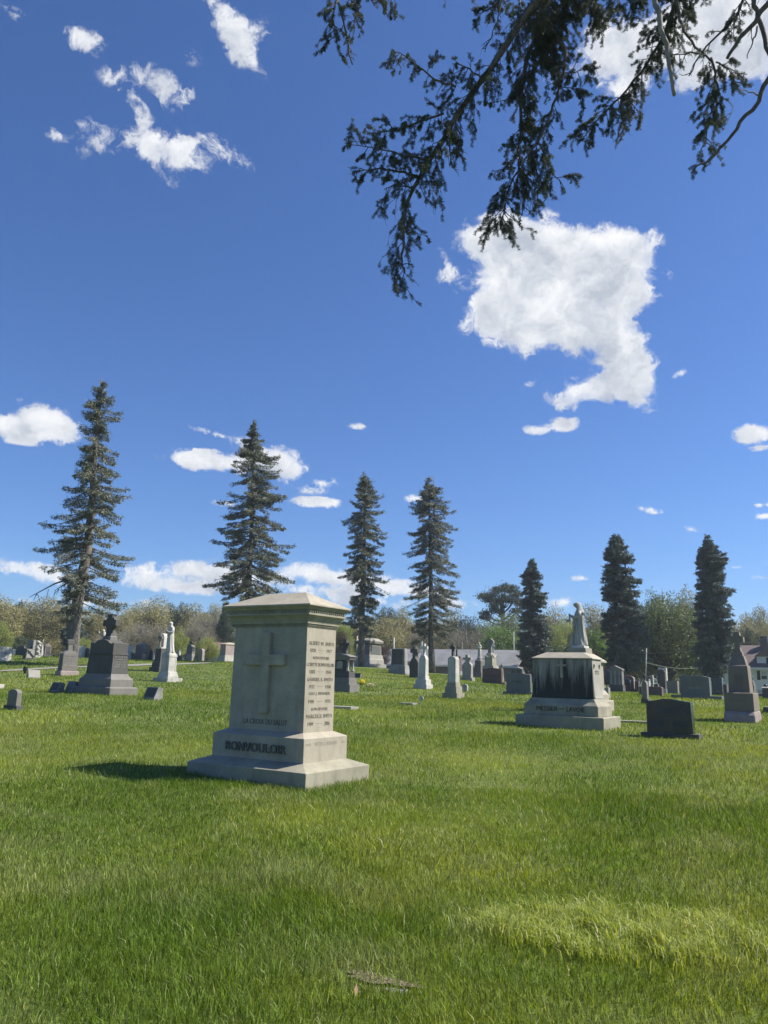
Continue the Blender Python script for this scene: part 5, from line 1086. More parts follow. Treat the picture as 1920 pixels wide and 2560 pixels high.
# upright hanging mass left of centre
bough([(1400, -60), (1355, 37), (1325, 120), (1303, 209), (1303, 299), (1296, 374), (1300, 411), (1270, 480), (1250, 560)], 6.8, .030, .005, 1.7, .80, .26, .05, join=jA)
bough([(1337, -20), (1367, 56), (1390, 90), (1416, 131), (1412, 168), (1397, 224), (1375, 291), (1345, 355), (1310, 400)], 6.6, .022, .008, .8, .6, .17)
bough([(1405, 182), (1435, 180), (1475, 170)], 6.6, .007, .002, 2.2, .95, .17); bough([(1400, 215), (1440, 222), (1455, 240)], 6.6, .006, .002, 1.6, .9, .14); bough([(1405, 195), (1380, 205), (1362, 218)], 6.6, .006, .002, 1.6, .9, .10)
bough([(1345, 355), (1370, 400), (1385, 440), (1400, 455)], 6.6, .010, .003, 1.6, .75, .20); bough([(1330, 380), (1345, 430), (1350, 470)], 6.6, .010, .003, 1.8, .85, .16)
bough([(1300, 411), (1320, 450), (1305, 540)], 6.8, .008, .003, 1.2, .2, .17); bough([(1290, 420), (1255, 430), (1228, 425)], 6.8, .008, .003, 1.3, .8, .12)
bough([(1303, 240), (1275, 245), (1210, 262)], 6.8, .007, .002, 1.3, .55, .13); bough([(1300, 300), (1330, 320), (1370, 315)], 6.8, .008, .003, 1.6, .8, .15)
bough([(1290, -60), (1245, 10), (1195, 35)], 6.5, .012, .003, 1.5, .85, .17); bough([(1260, -40), (1240, 60), (1212, 130)], 6.4, .008, .003, .9, .25, .12); bough([(1300, 0), (1290, 60), (1265, 110)], 6.4, .008, .003, 1.0, .4, .15)
for (a, b_) in (((1330, -40), (1390, 60)), ((1360, -50), (1430, 40)), ((1400, -60), (1480, 20)), ((1440, -60), (1500, 50)), ((1350, 20), (1350, 160)), ((1380, 40), (1370, 160))):
    bough([a, ((a[0]+b_[0])/2+8, (a[1]+b_[1])/2), b_], 6.7, .012, .003, 2.0, .85, .22)
# centre right bough
bough([(1730, -80), (1690, 0), (1660, 93), (1618, 161), (1562, 232), (1509, 284), (1457, 347)], 7.2, .028, .004, 1.9, .80, .25, join=jB)
bough([(1560, 235), (1590, 270), (1600, 290)], 7.2, .006, .002, 1.6, .8, .15); bough([(1520, 270), (1560, 300), (1545, 330)], 7.2, .006, .002, 1.0, .2, .16)
for (a, b_) in (((1570, -50), (1585, 40)), ((1610, -60), (1600, 10)), ((1540, -50), (1545, 20)), ((1690, -60), (1720, 30)), ((1660, 90), (1625, 110)), ((1650, 130), (1690, 150))):
    bough([a, ((a[0]+b_[0])/2+5, (a[1]+b_[1])/2), b_], 7.2, .009, .003, 1.7, .75, .18)
bough([(1628, -60), (1638, 0), (1655, 75), (1672, 145), (1680, 190), (1686, 238)], 5.4, .024, .014, .05, .0, .06, mat=M_DEAD, join=jA)
bough([(1680, -60), (1695, 20), (1704, 67), (1733, 112), (1778, 153)], 6.6, .018, .009, .7, .3, .14, join=jB)
bough([(1778, 145), (1792, 190), (1797, 232), (1771, 299), (1763, 366)], 6.6, .012, .003, 1.5, .85, .19); bough([(1790, 155), (1820, 170), (1838, 205)], 6.6, .008, .003, 1.6, .9, .15); bough([(1795, 232), (1820, 258), (1832, 258), (1818, 310)], 6.6, .006, .002, .3, .1, .08, mat=M_DEAD)
bough([(1880, -60), (1860, 0), (1831, 56), (1786, 93), (1748, 138), (1722, 190)], 6.0, .014, .005, .6, .25, .14, join=jC); bough([(1750, 132), (1715, 134), (1672, 140)], 6.0, .008, .003, .8, .4, .12)
bough([(1850, 10), (1835, 60), (1825, 90)], 6.0, .008, .003, 1.6, .8, .15)
bough([(1990, -50), (1920, 5), (1883, 58), (1850, 100), (1818, 146)], 5.6, .026, .012, .15, .1, .10, join=jC); bough([(1893, 65), (1882, 110), (1868, 146)], 5.6, .007, .003, .1, .0, .05)
bough([(1870, -60), (1883, 0), (1898, 45), (1912, 110), (1940, 165)], 5.8, .020, .016, .12, .1, .1, join=jC)
bough([(2010, 60), (1935, 170), (1913, 209), (1883, 273), (1838, 329), (1797, 377), (1767, 407), (1733, 424)], 5.5, .024, .006, .10, .0, .10, join=jC); bough([(1898, 240), (1875, 228), (1845, 226)], 5.5, .006, .003, .2, .0, .04, mat=M_DEAD); bough([(1815, 360), (1795, 368), (1788, 385)], 5.5, .006, .003, .2, .0, .04)
NP = np.vstack(NP); ND = np.vstack(ND); NLn = np.concatenate(NLn)
leaf_mesh('needles', NP, ND, NLn, .0028, M_OV, OV, rv)
print('near needles', len(NP))

# ------------------------------------------------------------------ woods
KIND = {
 'tan': dict(c1=(.15, .14, .065), c2=(.345, .315, .135), tr='dark_bark', n=13000, leaf=.022, lumps=44, rl=.17),
 'bare': dict(c1=(0.134, 0.116, 0.098), c2=(0.300, 0.274, 0.185), tr='dark_bark', n=11000, leaf=.030, lumps=40, rl=.18),
 'lime': dict(c1=(0.134, 0.171, 0.039), c2=(0.328, 0.374, 0.081), tr='dark_bark', n=13000, leaf=.022, lumps=44, rl=.17),
 'maple': dict(c1=(0.055, 0.104, 0.022), c2=(0.164, 0.274, 0.041), tr='dark_bark', n=9000, leaf=.030, lumps=40, rl=.16),
 'green': dict(c1=(0.067, 0.091, 0.043), c2=(0.170, 0.216, 0.075), tr='dark_bark', n=12000, leaf=.021, lumps=44, rl=.16),
 'purple': dict(c1=(0.027, 0.015, 0.020), c2=(0.082, 0.044, 0.042), tr='dark_bark', n=7500, leaf=.024, lumps=30, rl=.17),
 'dark': dict(c1=(0.022, 0.041, 0.024), c2=(0.068, 0.100, 0.047), tr='dark_bark', n=7500, leaf=.030, lumps=30, rl=.15),
 'brown': dict(c1=(0.098, 0.085, 0.037), c2=(0.205, 0.179, 0.058), tr='dark_bark', n=6500, leaf=.022, lumps=30, rl=.17)}
NAMES = {'tan': 'oak_tree', 'bare': 'bare_tree', 'lime': 'budding_tree', 'maple': 'maple_tree', 'green': 'green_tree', 'purple': 'purple_shrub', 'dark': 'evergreen_tree', 'brown': 'brown_shrub'}
def make_tree(kind, seed, shrub=False, tall=False):
    "a tree of unit height and unit crown width"
    k = KIND[kind]; r = np.random.default_rng(seed); m = leafmat('foliage_'+kind, k['c1'], k['c2'], trans=.3, spread=1)
    T = thing(NAMES[kind], 'x', 'shrub' if shrub else 'tree', (0, 0, 0)); z0 = .02 if shrub else (.16 if not tall else .10)
    L_ = k['lumps']; c = r.normal(size=(L_, 3)); c /= np.linalg.norm(c, axis=1)[:, None]; c *= r.uniform(.25, 1, (L_, 1))**.6
    c = c*np.array([.37, .37, (1-z0)*.42]) + np.array([0, 0, z0+(1-z0)*.5]); c[:, 2] = np.clip(c[:, 2], z0+.05, .90)
    if tall: c[:, :2] *= (1.15-.75*np.clip(c[:, 2]-.5, 0, 1))[:, None]
    wood = MB(); th = .022
    wood.tube([(0, 0, -.03), (.01, 0, z0+.1), (0, .01, .5), (.01, 0, .85)], [th*1.3, th, th*.6, .004], 7)
    for q in c:
        b_ = np.array([0, 0, z0+.05+.45*max(0, q[2]-z0-.1)*r.uniform(.5, 1)]); mid = (b_+q)/2 + r.normal(size=3)*.02; wood.tube([tuple(b_), tuple(mid), tuple(q)], [th*.42, th*.25, .003], 5)
        for _ in range(4 if kind != 'bare' else 9):
            e_ = q + r.normal(size=3)*.07 + [0, 0, .03]; wood.tube([tuple(mid*.4+q*.6), tuple(e_)], [.0038, .0015], 4)
    wood.build('trunk', M_BARKD if kind != 'bare' else bark('grey_bark', (.10, .09, .08), (.2, .18, .165)), T, smooth=True)
    n = k['n']; i = r.integers(0, L_, n); d = r.normal(size=(n, 3)); d /= np.linalg.norm(d, axis=1)[:, None]; rl = k['rl']*r.uniform(.7, 1.15, L_)
    p = c[i] + d*(rl[i]*r.uniform(.35, 1.0, n)**.7)[:, None]*np.array([1, 1, .85]); p[:, 2] = np.clip(p[:, 2], z0*.6, 1.03)
    if kind == 'bare': leaf_mesh('crown', p, d + r.normal(size=(n, 3))*.5 + [0, 0, .5], k['leaf']*1.8*r.uniform(.6, 1.3, n), .0036, m, T, r)
    else: leaf_mesh('crown', p, d*.5 + r.normal(size=(n, 3)), k['leaf']*r.uniform(.6, 1.4, n), k['leaf']*.6, m, T, r)
    return T
PROTO = {}
LASTPH = {}
def plant(kind, cx, ytop, hw, D, label, group, shrub=False, tall=False, ybot=None):
    key = (kind, shrub, tall); lst = PROTO.setdefault(key, []); P = at_dist(cx, ytop, D); z0 = gz(P[0], P[1])
    if ybot: z0 = max(z0, at_dist(cx, ybot, D)[2]) if ybot < 1640 else z0
    h = P[2]-z0; w = 2*hw*D/F_PX*(1.08 if shrub else 1.75); sc = (w, w, h*1.0)
    if len(lst) < 3:
        T = make_tree(kind, 100+len(lst)*7+len(PROTO)*31, shrub, tall); lst.append(T); T.location = (P[0], P[1], z0); T.scale = sc; T.rotation_euler = (0, 0, random.uniform(0, 6.28)); tag(T, label, None, group); return T
    src = lst[random.randrange(3)]
    return copy_thing(src, (P[0], P[1], z0), random.uniform(0, 6.28), sc, label, group)
G1 = 'budding oaks along the far edge of the cemetery'
front = [
 ('tan', 8, 1484, 42, 125, 'largest olive-tan oak at the far left edge'), ('tan', 70, 1500, 26, 135, 'tan budding oak between the left-edge oak and the leaning spruce'), ('tan', 116, 1493, 42, 128, 'wide tan budding oak left of the leaning spruce trunk'), ('tan', 156, 1508, 26, 140, 'tan oak right behind the leaning spruce trunk'),
 ('tan', 252, 1508, 32, 130, 'tan oak behind the Celtic cross'), ('tan', 308, 1524, 32, 125, 'tan oak right of the Celtic cross'), ('tan', 376, 1491, 46, 135, 'broad-domed olive oak above the hooded cross tomb'), ('tan', 500, 1506, 38, 135, 'pale oak right of the veiled statue'), ('tan', 545, 1510, 26, 145, 'pale oak touching the left corner of the large monument cap'),
 ('tan', 965, 1542, 48, 120, 'olive oak between the third and fourth spruces'), ('tan', 1012, 1518, 36, 135, 'yellowish oak left of the fourth spruce'), ('tan', 1150, 1524, 38, 135, 'pale oak right of the fourth spruce'), ('tan', 1392, 1516, 40, 150, 'olive-yellow oak left of the tall statue head'), ('tan', 1488, 1512, 36, 150, 'olive oak right of the tall statue head'),
 ('tan', 1712, 1464, 32, 130, 'tan tree top rising behind the broad green tree'), ('tan', 1658, 1490, 34, 135, 'greyish-tan tree behind the left of the broad green tree'), ('tan', 1850, 1532, 32, 140, 'tan oak just right of the rightmost dark spruce'), ('tan', 1893, 1519, 30, 150, 'tan oak above the roof of the white house'), ('tan', 1915, 1548, 30, 125, 'brown-tan oak at the right edge above the house'),
 ('tan', 870, 1560, 30, 140, 'tan oak behind the third spruce trunk'), ('tan', 1085, 1540, 34, 140, 'tan oak behind the fourth spruce trunk'), ('tan', 196, 1520, 30, 150, 'tan oak hidden behind the leaning spruce'),
 ('bare', 382, 1553, 46, 112, 'bare grey-purple tree behind the hooded cross tomb'), ('bare', 500, 1556, 34, 112, 'bare grey tree right of the column-like shrub'), ('bare', 545, 1515, 40, 120, 'large bare tree with a dark forked trunk left of the large monument'), ('bare', 1165, 1552, 44, 118, 'bare grey tree behind the streaked obelisk'), ('bare', 290, 1568, 40, 118, 'bare grey-brown tree beside the Celtic cross'), ('bare', 1060, 1560, 30, 118, 'bare tree right of the fourth spruce trunk'),
 ('dark', 50, 1500, 18, 150, 'dark pine top between the two leftmost oaks'), ('dark', 436, 1497, 15, 150, 'leftmost of the three dark pine tops above the veiled statue'), ('dark', 456, 1499, 14, 152, 'middle one of the three dark pine tops above the veiled statue'), ('dark', 474, 1503, 12, 150, 'rightmost of the three dark pine tops above the veiled statue'),
 ('dark', 960, 1510, 16, 150, 'dark pine top right of the third spruce'), ('dark', 985, 1508, 18, 152, 'second dark pine top, nearer the fourth spruce'), ('dark', 918, 1545, 34, 125, 'dark green tree mass behind the ridged-roof monument'), ('dark', 45, 1590, 22, 105, 'low dark evergreen behind the far left headstones'), ('dark', 1872, 1566, 26, 125, 'dark evergreen right of the brown monument cross'), ('dark', 570, 1520, 20, 115, 'dark conifer against the left side of the large monument'),
 ('dark', 1400, 1602, 34, 108, 'dark green tree below the olive-yellow oak, left of the tall statue'),
 ('green', 1262, 1532, 56, 130, 'wide grey-green tree under the flat-topped pine'), ('maple', 1248, 1566, 42, 112, 'bright green maple rising behind the long grey roof'), ('maple', 1492, 1572, 26, 100, 'bright green tree right of the tall statue'),
 ('lime', 862, 1552, 20, 115, 'yellow-green tree just right of the large monument cap'), ('lime', 1412, 1532, 28, 120, 'yellow-green tree just left of the tall statue'),
]
for k, cx, yt, hw, D, lab in front: plant(k, cx, yt, hw, D, lab, G1 if k == 'tan' else None)
plant('green', 1665, 1472, 70, 92, 'broad light green tree with upright limbs between the two right dark spruces', None, tall=True); plant('green', 1620, 1476, 34, 94, 'tall narrow light green tree beside the widest dark spruce', None, tall=True); plant('green', 1720, 1500, 40, 93, 'light green tree left of the rightmost dark spruce', None, tall=True)
for k, cx, yt, hw, D, lab in [('lime', 8, 1552, 28, 85, 'round lime-green shrub at the left edge behind the cream-white headstone'), ('brown', 122, 1596, 46, 80, 'wide brownish shrub behind the cross-panel headstone'), ('lime', 212, 1592, 22, 82, 'lime-green shrub right of the leaning spruce trunk'),
   ('lime', 452, 1562, 26, 84, 'tall column-like olive-green shrub right of the veiled statue'), ('lime', 520, 1592, 36, 80, 'wide lime-green shrub left of the pink-white tomb'), ('purple', 858, 1578, 26, 80, 'dark purple shrub beside the shaft of the large monument'), ('purple', 964, 1606, 22, 80, 'dark purple shrub between the ridged-roof monument and the rock-faced one'),
   ('purple', 1486, 1612, 20, 85, 'dark purple bush right of the tall statue base'), ('purple', 1515, 1664, 18, 60, 'dark purple bush behind the right end of the statue monument'), ('brown', 1590, 1662, 32, 80, 'twiggy brown shrub at the foot of the leaning pole'), ('brown', 310, 1620, 40, 95, 'low brown shrub right of the Celtic cross monument'), ('maple', 1300, 1612, 18, 108, 'low bright green shrub right of the greenish pole')]:
    plant(k, cx, yt, hw, D, lab, None, shrub=True)
# the wood behind, trees nothing tells apart
G2 = 'trees of the distant wood behind the front trees'
rw = random.Random(4)
x = -160
while x < 2100:
    yt = np.interp(x, [-160, 300, 700, 1000, 1300, 1600, 1920, 2100], [1515, 1540, 1545, 1550, 1560, 1545, 1560, 1560]) + rw.uniform(-12, 14)
    plant(rw.choice(['tan', 'tan', 'bare', 'green', 'tan']), x, yt, rw.uniform(34, 46), rw.uniform(160, 185), 'far tree of the continuous wood behind all the front trees', G2); x += rw.uniform(34, 48)
# small conical spruce behind the leaning trunk and one left of the monument
for (cx, yt, hw, D, lab) in ((186, 1512, 42, 92, 'dark conical spruce directly behind the trunk of the leaning spruce'), (566, 1504, 34, 118, 'dark conical spruce half hidden by the left edge of the large monument')):
    yb = 1640; rows = [(yt+(yb-yt)*t, cx-hw*(.05+.95*t), cx+hw*(.05+.95*t)) for t in np.linspace(0, .97, 8)]
    spruce(lab, rows, [(yt, cx), (yb, cx)], D, seed=int(cx), rb=.2, density=.75, bare=.02, dense=True, mat=M_NDLB, leaf=.5, whorl=.6, droop=.35)
# flat-topped pine
P0 = at_dist(1258, 1660, 135); b0 = np.array([P0[0], P0[1], gz(P0[0], P0[1])]); T = thing('pine_tree', 'flat-topped pine with layered crown standing above the bright green maple', 'tree', b0, 0)
wood = MB(); r = np.random.default_rng(5); loc = lambda px, py: at_dist(px, py, 135) - b0
wood.tube([(0, 0, -.3), tuple(loc(1257, 1570)), tuple(loc(1258, 1520)), tuple(loc(1256, 1480))], [.5, .36, .26, .06], 8); CP = []; CD = []
for (x0, y0, x1, y1, sp) in ((1258, 1545, 1228, 1500, 1), (1258, 1535, 1215, 1492, 1), (1257, 1525, 1240, 1478, 1), (1257, 1520, 1262, 1470, 1), (1257, 1525, 1278, 1475, 1), (1258, 1535, 1293, 1488, 1), (1258, 1528, 1212, 1494, .7), (1258, 1520, 1250, 1500, 1), (1258, 1522, 1272, 1502, 1), (1258, 1552, 1300, 1505, .7), (1258, 1560, 1310, 1515, .8), (1258, 1558, 1290, 1528, .7), (1258, 1540, 1236, 1518, .6), (1258, 1555, 1218, 1535, .7), (1258, 1545, 1240, 1528, .6), (1258, 1565, 1215, 1545, .5)):
    for rep in range(3):
        a, b_ = loc(x0, y0), loc(x1+r.uniform(-5, 5), y1+r.uniform(-3, 4)); off = np.array([0, r.uniform(-2.6, 2.6), 0]); mid = (a+b_)/2+off*.5+[0, 0, -.3]; wood.tube([tuple(a), tuple(mid), tuple(b_+off)], [.12, .07, .02], 5)
        n = int(230*sp); q = b_+off+r.normal(size=(n, 3))*np.array([.55, .6, .22]); CP.append(q); CD.append(r.normal(size=(n, 3))*.6+np.array([0, 0, .8]))
wood.build('trunk', M_BARKD, T, smooth=True); leaf_mesh('crown', np.vstack(CP), np.vstack(CD), .42, .12, leafmat('pine_needles', (.03, .055, .035), (.075, .105, .065), trans=.12, spread=.1), T, r)

# ------------------------------------------------------------------ lawn
m, n, b, out = _mat('grass_blades'); L = n.links
g = N(n, 'ShaderNodeNewGeometry'); at = N(n, 'ShaderNodeAttribute'); at.attribute_name = 'tint'
a1, a2 = noise_nodes(n, L, g.outputs['Position'], [(0.22, 3), (1.1, 4)])
c1 = ramp(n, a1, [(0.38, (0.095, 0.165, 0.018)), (0.5, (0.125, 0.19, 0.022)), (0.62, (0.215, 0.255, 0.036))])
c2 = mixc(n, ramp(n, a2, [(0.50, 0.0), (0.68, 0.75)]), c1, (0.25, 0.285, 0.12))
c3 = mixc(n, 1.0, c2, ramp(n, g.outputs['Random Per Island'], [(0.0, .50), (0.75, 1.3), (1.0, 2.1)]), 'MULTIPLY')
c4 = mixc(n, at.outputs['Fac'], c3, ramp(n, at.outputs['Fac'], [(0.0, (0.25, 0.32, 0.05)), (0.62, (0.43, 0.51, 0.085)), (0.88, (0.72, 0.68, 0.42))])); L.new(c4, b.inputs['Base Color']); b.inputs['Roughness'].default_value = .5; b.inputs['Specular IOR Level'].default_value = .25
tr = N(n, 'ShaderNodeBsdfTranslucent'); L.new(mixc(n, 1.0, c4, (1.25, 1.15, .45), 'MULTIPLY'), tr.inputs[0]); mx = N(n, 'ShaderNodeMixShader'); mx.inputs[0].default_value = .42
L.new(b.outputs[0], mx.inputs[1]); L.new(tr.outputs[0], mx.inputs[2]); L.new(mx.outputs[0], out.inputs[0]); M_BLADE = m
def vnoise(x, y, s, seed):
    r = np.random.default_rng(seed); t = r.random((64, 64)); x = x/s + 31.3; y = y/s + 17.7; xi = np.floor(x).astype(int); yi = np.floor(y).astype(int); fx = x-xi; fy = y-yi; fx = fx*fx*(3-2*fx); fy = fy*fy*(3-2*fy)
    g = lambda a, b_: t[a % 64, b_ % 64]
    return (g(xi, yi)*(1-fx)+g(xi+1, yi)*fx)*(1-fy) + (g(xi, yi+1)*(1-fx)+g(xi+1, yi+1)*fx)*fy
def blades(r0, r1, dens, h, w, bend, segs, seed, half=34):
    r = np.random.default_rng(seed); ha = radians(half); n = int(dens*ha*(r1*r1-r0*r0)); rad = np.sqrt(r.uniform(r0*r0, r1*r1, n)); a = r.uniform(-ha, ha, n); x = rad*np.sin(a); y = rad*np.cos(a)
    keep = np.ones(n, bool)
    for (cx, cy, ww, dd) in EXCL:
        if hypot(cx, cy) > r1+3 or hypot(cx, cy) < r0-3: continue
        u = (x-cx)*XH[0]+(y-cy)*XH[1]; v = (x-cx)*YH[0]+(y-cy)*YH[1]; keep &= ~((np.abs(u) < ww/2-.01) & (np.abs(v) < dd/2-.01))
    if r1 > 35:
        ly = np.interp(x, LANE[0], LANE[1]); keep &= ~((np.abs(y-ly) < 1.15) & (x > LANE[0].min()) & (x < LANE[0].max()))
    if r0 < 6:
        u = (x-SOIL[0])*cos(-.42)+(y-SOIL[1])*sin(-.42); v = -(x-SOIL[0])*sin(-.42)+(y-SOIL[1])*cos(-.42); q = (u/.25)**2+(v/.12)**2; keep &= ~((q < 1) & (r.random(n) < .5))
    x, y = x[keep], y[keep]; n = len(x); z = ground_z(x, y)
    big = vnoise(x, y, 1.6, 3); sm = vnoise(x, y, .45, 4); lean = vnoise(x, y, .8, 6)*2*pi*1.5
    hh = h*r.uniform(.55, 1.25, n)*(.72+.55*big)*(.85+.3*sm); ww = w*r.uniform(.6, 1.3, n)
    az = lean + r.normal(size=n)*1.7; bd = bend*r.uniform(.1, 1.15, n); dx = np.cos(az)*bd*hh; dy = np.sin(az)*bd*hh
    fa = r.uniform(0, 2*pi, n); sx = np.cos(fa)*ww/2; sy = np.sin(fa)*ww/2; P = np.stack([x, y, z-.01], 1); S = np.stack([sx, sy, 0*sx], 1)
    tint = np.where(r.random(n) < .035, r.uniform(.5, .95, n), 0)*(rad[keep] < 20) + np.clip((vnoise(x, y, 2.4, 9)-.62)*1.6, 0, .35)
    if segs == 2:
        m1 = P + np.stack([dx*.3, dy*.3, hh*.6], 1); tp = P + np.stack([dx, dy, hh*np.sqrt(np.maximum(.1, 1-.35*bd*bd))], 1)
        V = np.stack([P-S, P+S, m1+S*.8, m1-S*.8, tp], 1).reshape(-1, 3); k = np.arange(n)[:, None]*5
        F3 = np.concatenate([k+[0, 1, 2], k+[0, 2, 3], k+[3, 2, 4]], 1).reshape(-1, 3); return V, F3, np.repeat(tint, 5)
    tp = P + np.stack([dx, dy, hh], 1); V = np.stack([P-S, P+S, tp], 1).reshape(-1, 3); return V, np.arange(3*n).reshape(-1, 3), np.repeat(tint, 3)
parts = [blades(2.6, 6.0, 7400, .072, .0040, .75, 2, 31, 50), blades(6.0, 10, 3800, .072, .0052, .75, 2, 32, 44), blades(10, 17, 1200, .074, .0095, .7, 1, 33, 39), blades(17, 30, 340, .080, .019, .7, 1, 34, 36), blades(30, 64, 70, .082, .042, .8, 1, 35, 33)]
# coarse tuft of longer, yellower grass in the right foreground
c0 = hit(1490, 2345); r = np.random.default_rng(77); nT = 17000; q_ = np.sqrt(r.random(nT))*r.uniform(.75, 1.15, nT); w_ = r.uniform(0, 2*pi, nT); u = np.stack([q_*np.cos(w_)*.98, q_*np.sin(w_)*.52], 1)
u = u[r.random(nT) < np.clip(2.6*vnoise(u[:, 0], u[:, 1], .16, 12) - .45, .06, 1)*np.clip(2.2-1.9*np.hypot(u[:, 0]/.98, u[:, 1]/.52), .05, 1)]; nT = len(u)
ang = radians(-10); x = c0[0]+.15+u[:, 0]*cos(ang)-u[:, 1]*sin(ang); y = c0[1]+u[:, 0]*sin(ang)+u[:, 1]*cos(ang); z = ground_z(x, y)
hh = r.uniform(.06, .14, nT)*(.7+.6*vnoise(u[:, 0], u[:, 1], .2, 13)); az = r.normal(size=nT)*.9 + np.where(r.random(nT) < .5, 2.6, .4); bd = r.uniform(.15, .95, nT); ww = r.uniform(.003, .0065, nT); fa = r.uniform(0, 2*pi, nT)
P = np.stack([x, y, z-.01], 1); S = np.stack([np.cos(fa)*ww/2, np.sin(fa)*ww/2, 0*fa], 1); dx = np.cos(az)*bd*hh; dy = np.sin(az)*bd*hh; m1 = P+np.stack([dx*.35, dy*.35, hh*.65], 1); tp = P+np.stack([dx*1.2, dy*1.2, hh*(1-.35*bd)], 1)
V = np.stack([P-S, P+S, m1+S*.9, m1-S*.9, tp], 1).reshape(-1, 3); k = np.arange(nT)[:, None]*5; F3 = np.concatenate([k+[0, 1, 2], k+[0, 2, 3], k+[3, 2, 4]], 1).reshape(-1, 3)
tt = np.where(r.random(nT) < .12, r.uniform(.6, 1.0, nT), r.uniform(.45, .72, nT)); parts.append((V, F3, np.repeat(tt, 5)))
VV = []; FF = []; TT_ = []; off = 0
for V, F3, t in parts: VV.append(V); FF.append(F3+off); TT_.append(t); off += len(V)
o = np_mesh('grass', np.vstack(VV), np.vstack(FF), M_BLADE, None, np.concatenate(TT_)); o['kind'] = 'stuff'; tag(o, 'mown spring lawn with uneven blades', 'grass')
print('grass verts', off)

# ------------------------------------------------------------------ clouds, far beyond everything else
def ae(px, py):
    d = ray(px, py); d = d/np.linalg.norm(d); return degrees(atan2(d[0], d[1])), degrees(math.asin(d[2]))
CL = [(50,42,48,16,20,.45),(210,100,48,34,0,.62),(268,62,28,9,15,.35),(540,8,60,16,10,.7),(575,60,62,42,30,.75),(595,112,48,36,40,.85),(640,165,55,16,48,.55),(650,85,26,38,0,.45),(450,128,48,20,10,.35),
 (320,186,46,22,0,.5),(400,215,78,40,15,.68),(465,240,30,26,0,.55),(345,275,30,56,-25,.85),(300,200,50,24,0,.6),(410,368,150,40,6,.92),(430,425,50,34,0,.7),(240,345,58,34,0,.75),(140,333,45,16,0,.6),(205,378,34,22,20,.5),(565,378,66,30,22,.75),(545,345,34,18,40,.5),
 (1210,600,70,50,0,1),(1320,600,110,62,12,1.05),(1450,640,140,70,0,1.1),(1575,630,70,62,0,1.0),(1300,700,120,90,0,1.15),(1450,740,130,110,0,1.1),(1310,800,130,72,0,1.05),(1560,720,70,70,0,.95),(1230,780,50,60,0,.8),(1500,840,100,56,0,.85),
 (1560,870,64,60,0,.85),(1590,930,58,52,0,.85),(1520,962,108,40,-8,.9),(1440,985,70,26,0,.7),(1425,1012,36,16,0,.6),(1605,985,56,40,0,.8),(1640,690,34,30,-20,.5),(1620,750,36,22,-15,.4),
 (1130,690,48,24,25,.62),(1100,640,22,18,40,.5),(1150,722,26,16,0,.55),(1340,1075,38,14,0,.85),(1402,1062,52,18,-8,.75),
 (1440,185,70,24,0,.6),(1560,130,110,80,0,.95),(1700,90,140,80,0,1.1),(1850,60,130,110,0,1.1),(1890,170,70,46,0,.85),(1770,170,90,44,0,.8),(1590,215,60,30,0,.6),
 (60,1075,115,34,0,1.1),(120,1048,70,34,0,1.1),(170,1075,40,30,0,.9),(30,1060,50,26,0,.9),(50,998,14,8,0,.35),
 (520,1152,108,28,0,1.1),(480,1150,60,24,0,1),(650,1140,80,34,15,1.0),(710,1165,66,40,20,1.05),(800,1205,44,15,0,.6),(770,1222,60,12,0,.35),(795,1256,62,14,0,.95),(525,1082,50,8,12,.6),(560,1258,30,9,0,.7),(890,1065,24,7,0,.65),(1036,1246,26,10,0,.8),
 (60,1420,90,20,0,.85),(110,1442,100,22,0,.9),(30,1405,40,12,0,.6),(350,1432,90,20,0,.85),(470,1425,100,24,0,.95),(560,1428,80,28,0,1.0),(430,1462,190,20,0,1.0),(640,1450,160,22,0,.9),(770,1430,90,24,0,1.0),(880,1448,110,24,0,1.0),(820,1478,120,18,0,.8),(1010,1475,90,24,0,.95),(1100,1484,70,15,0,.85),(940,1505,180,15,0,.8),(1130,1508,60,14,0,.7),(260,1500,240,12,0,.6),(150,1500,200,14,0,.5),
 (1408,1508,46,20,0,.9),(1435,1444,34,9,0,.85),(1375,1447,22,5,0,.5),(1468,1464,20,5,0,.35),(1632,1274,38,9,5,.65),(1730,1323,28,9,10,.7),(1885,1082,50,24,0,1.0),(1905,1118,30,7,0,.8),(1900,1262,30,9,0,.8),(1915,1290,30,12,0,.9),(1695,935,22,8,-15,.6),(1320,962,18,8,-20,.35),(1835,1418,16,5,0,.4),(1905,1444,24,7,0,.7),(1310,1352,22,5,0,.3),(535,704,24,6,15,.25),(1410,1500,20,10,0,.5)]
nu, nv = 420, 400; az0, az1, el0, el1 = -44., 44., -1., 62.
AZ, EL = np.meshgrid(np.linspace(az0, az1, nu), np.linspace(el0, el1, nv)); dens = np.zeros_like(AZ)
for (px, py, rx, ry, rot, st_) in CL:
    st_ *= .80 if (px < 700 and py < 460) else (.86 if py > 1380 else 1.0)
    a0, e0 = ae(px, py); k = cos(radians(e0)); s = degrees(1/F_PX)/(1+(hypot(px-CX, py-CY)/F_PX)**2)**.75
    t = radians(rot)+ROLL; dx = (AZ-a0)*k; dy = -(EL-e0); u = (dx*cos(t)+dy*sin(t))/(rx*s*(1.27 if py < 1020 else 1.12)); v = (-dx*sin(t)+dy*cos(t))/(ry*s*(1.27 if py < 1020 else 1.12)); q = u*u+v*v
    f = st_*np.clip(1.25-q*1.0, -1.2, 1.25) if st_ > 0 else 0
    dens = np.maximum(dens, 0); dens = (dens**2.2 + np.clip(f, 0, None)**2.2)**(1/2.2)
shift = 7; below = np.zeros_like(dens); below[:-shift] = dens[shift:]   # cloud above each spot, greys its base: shade put into the colour
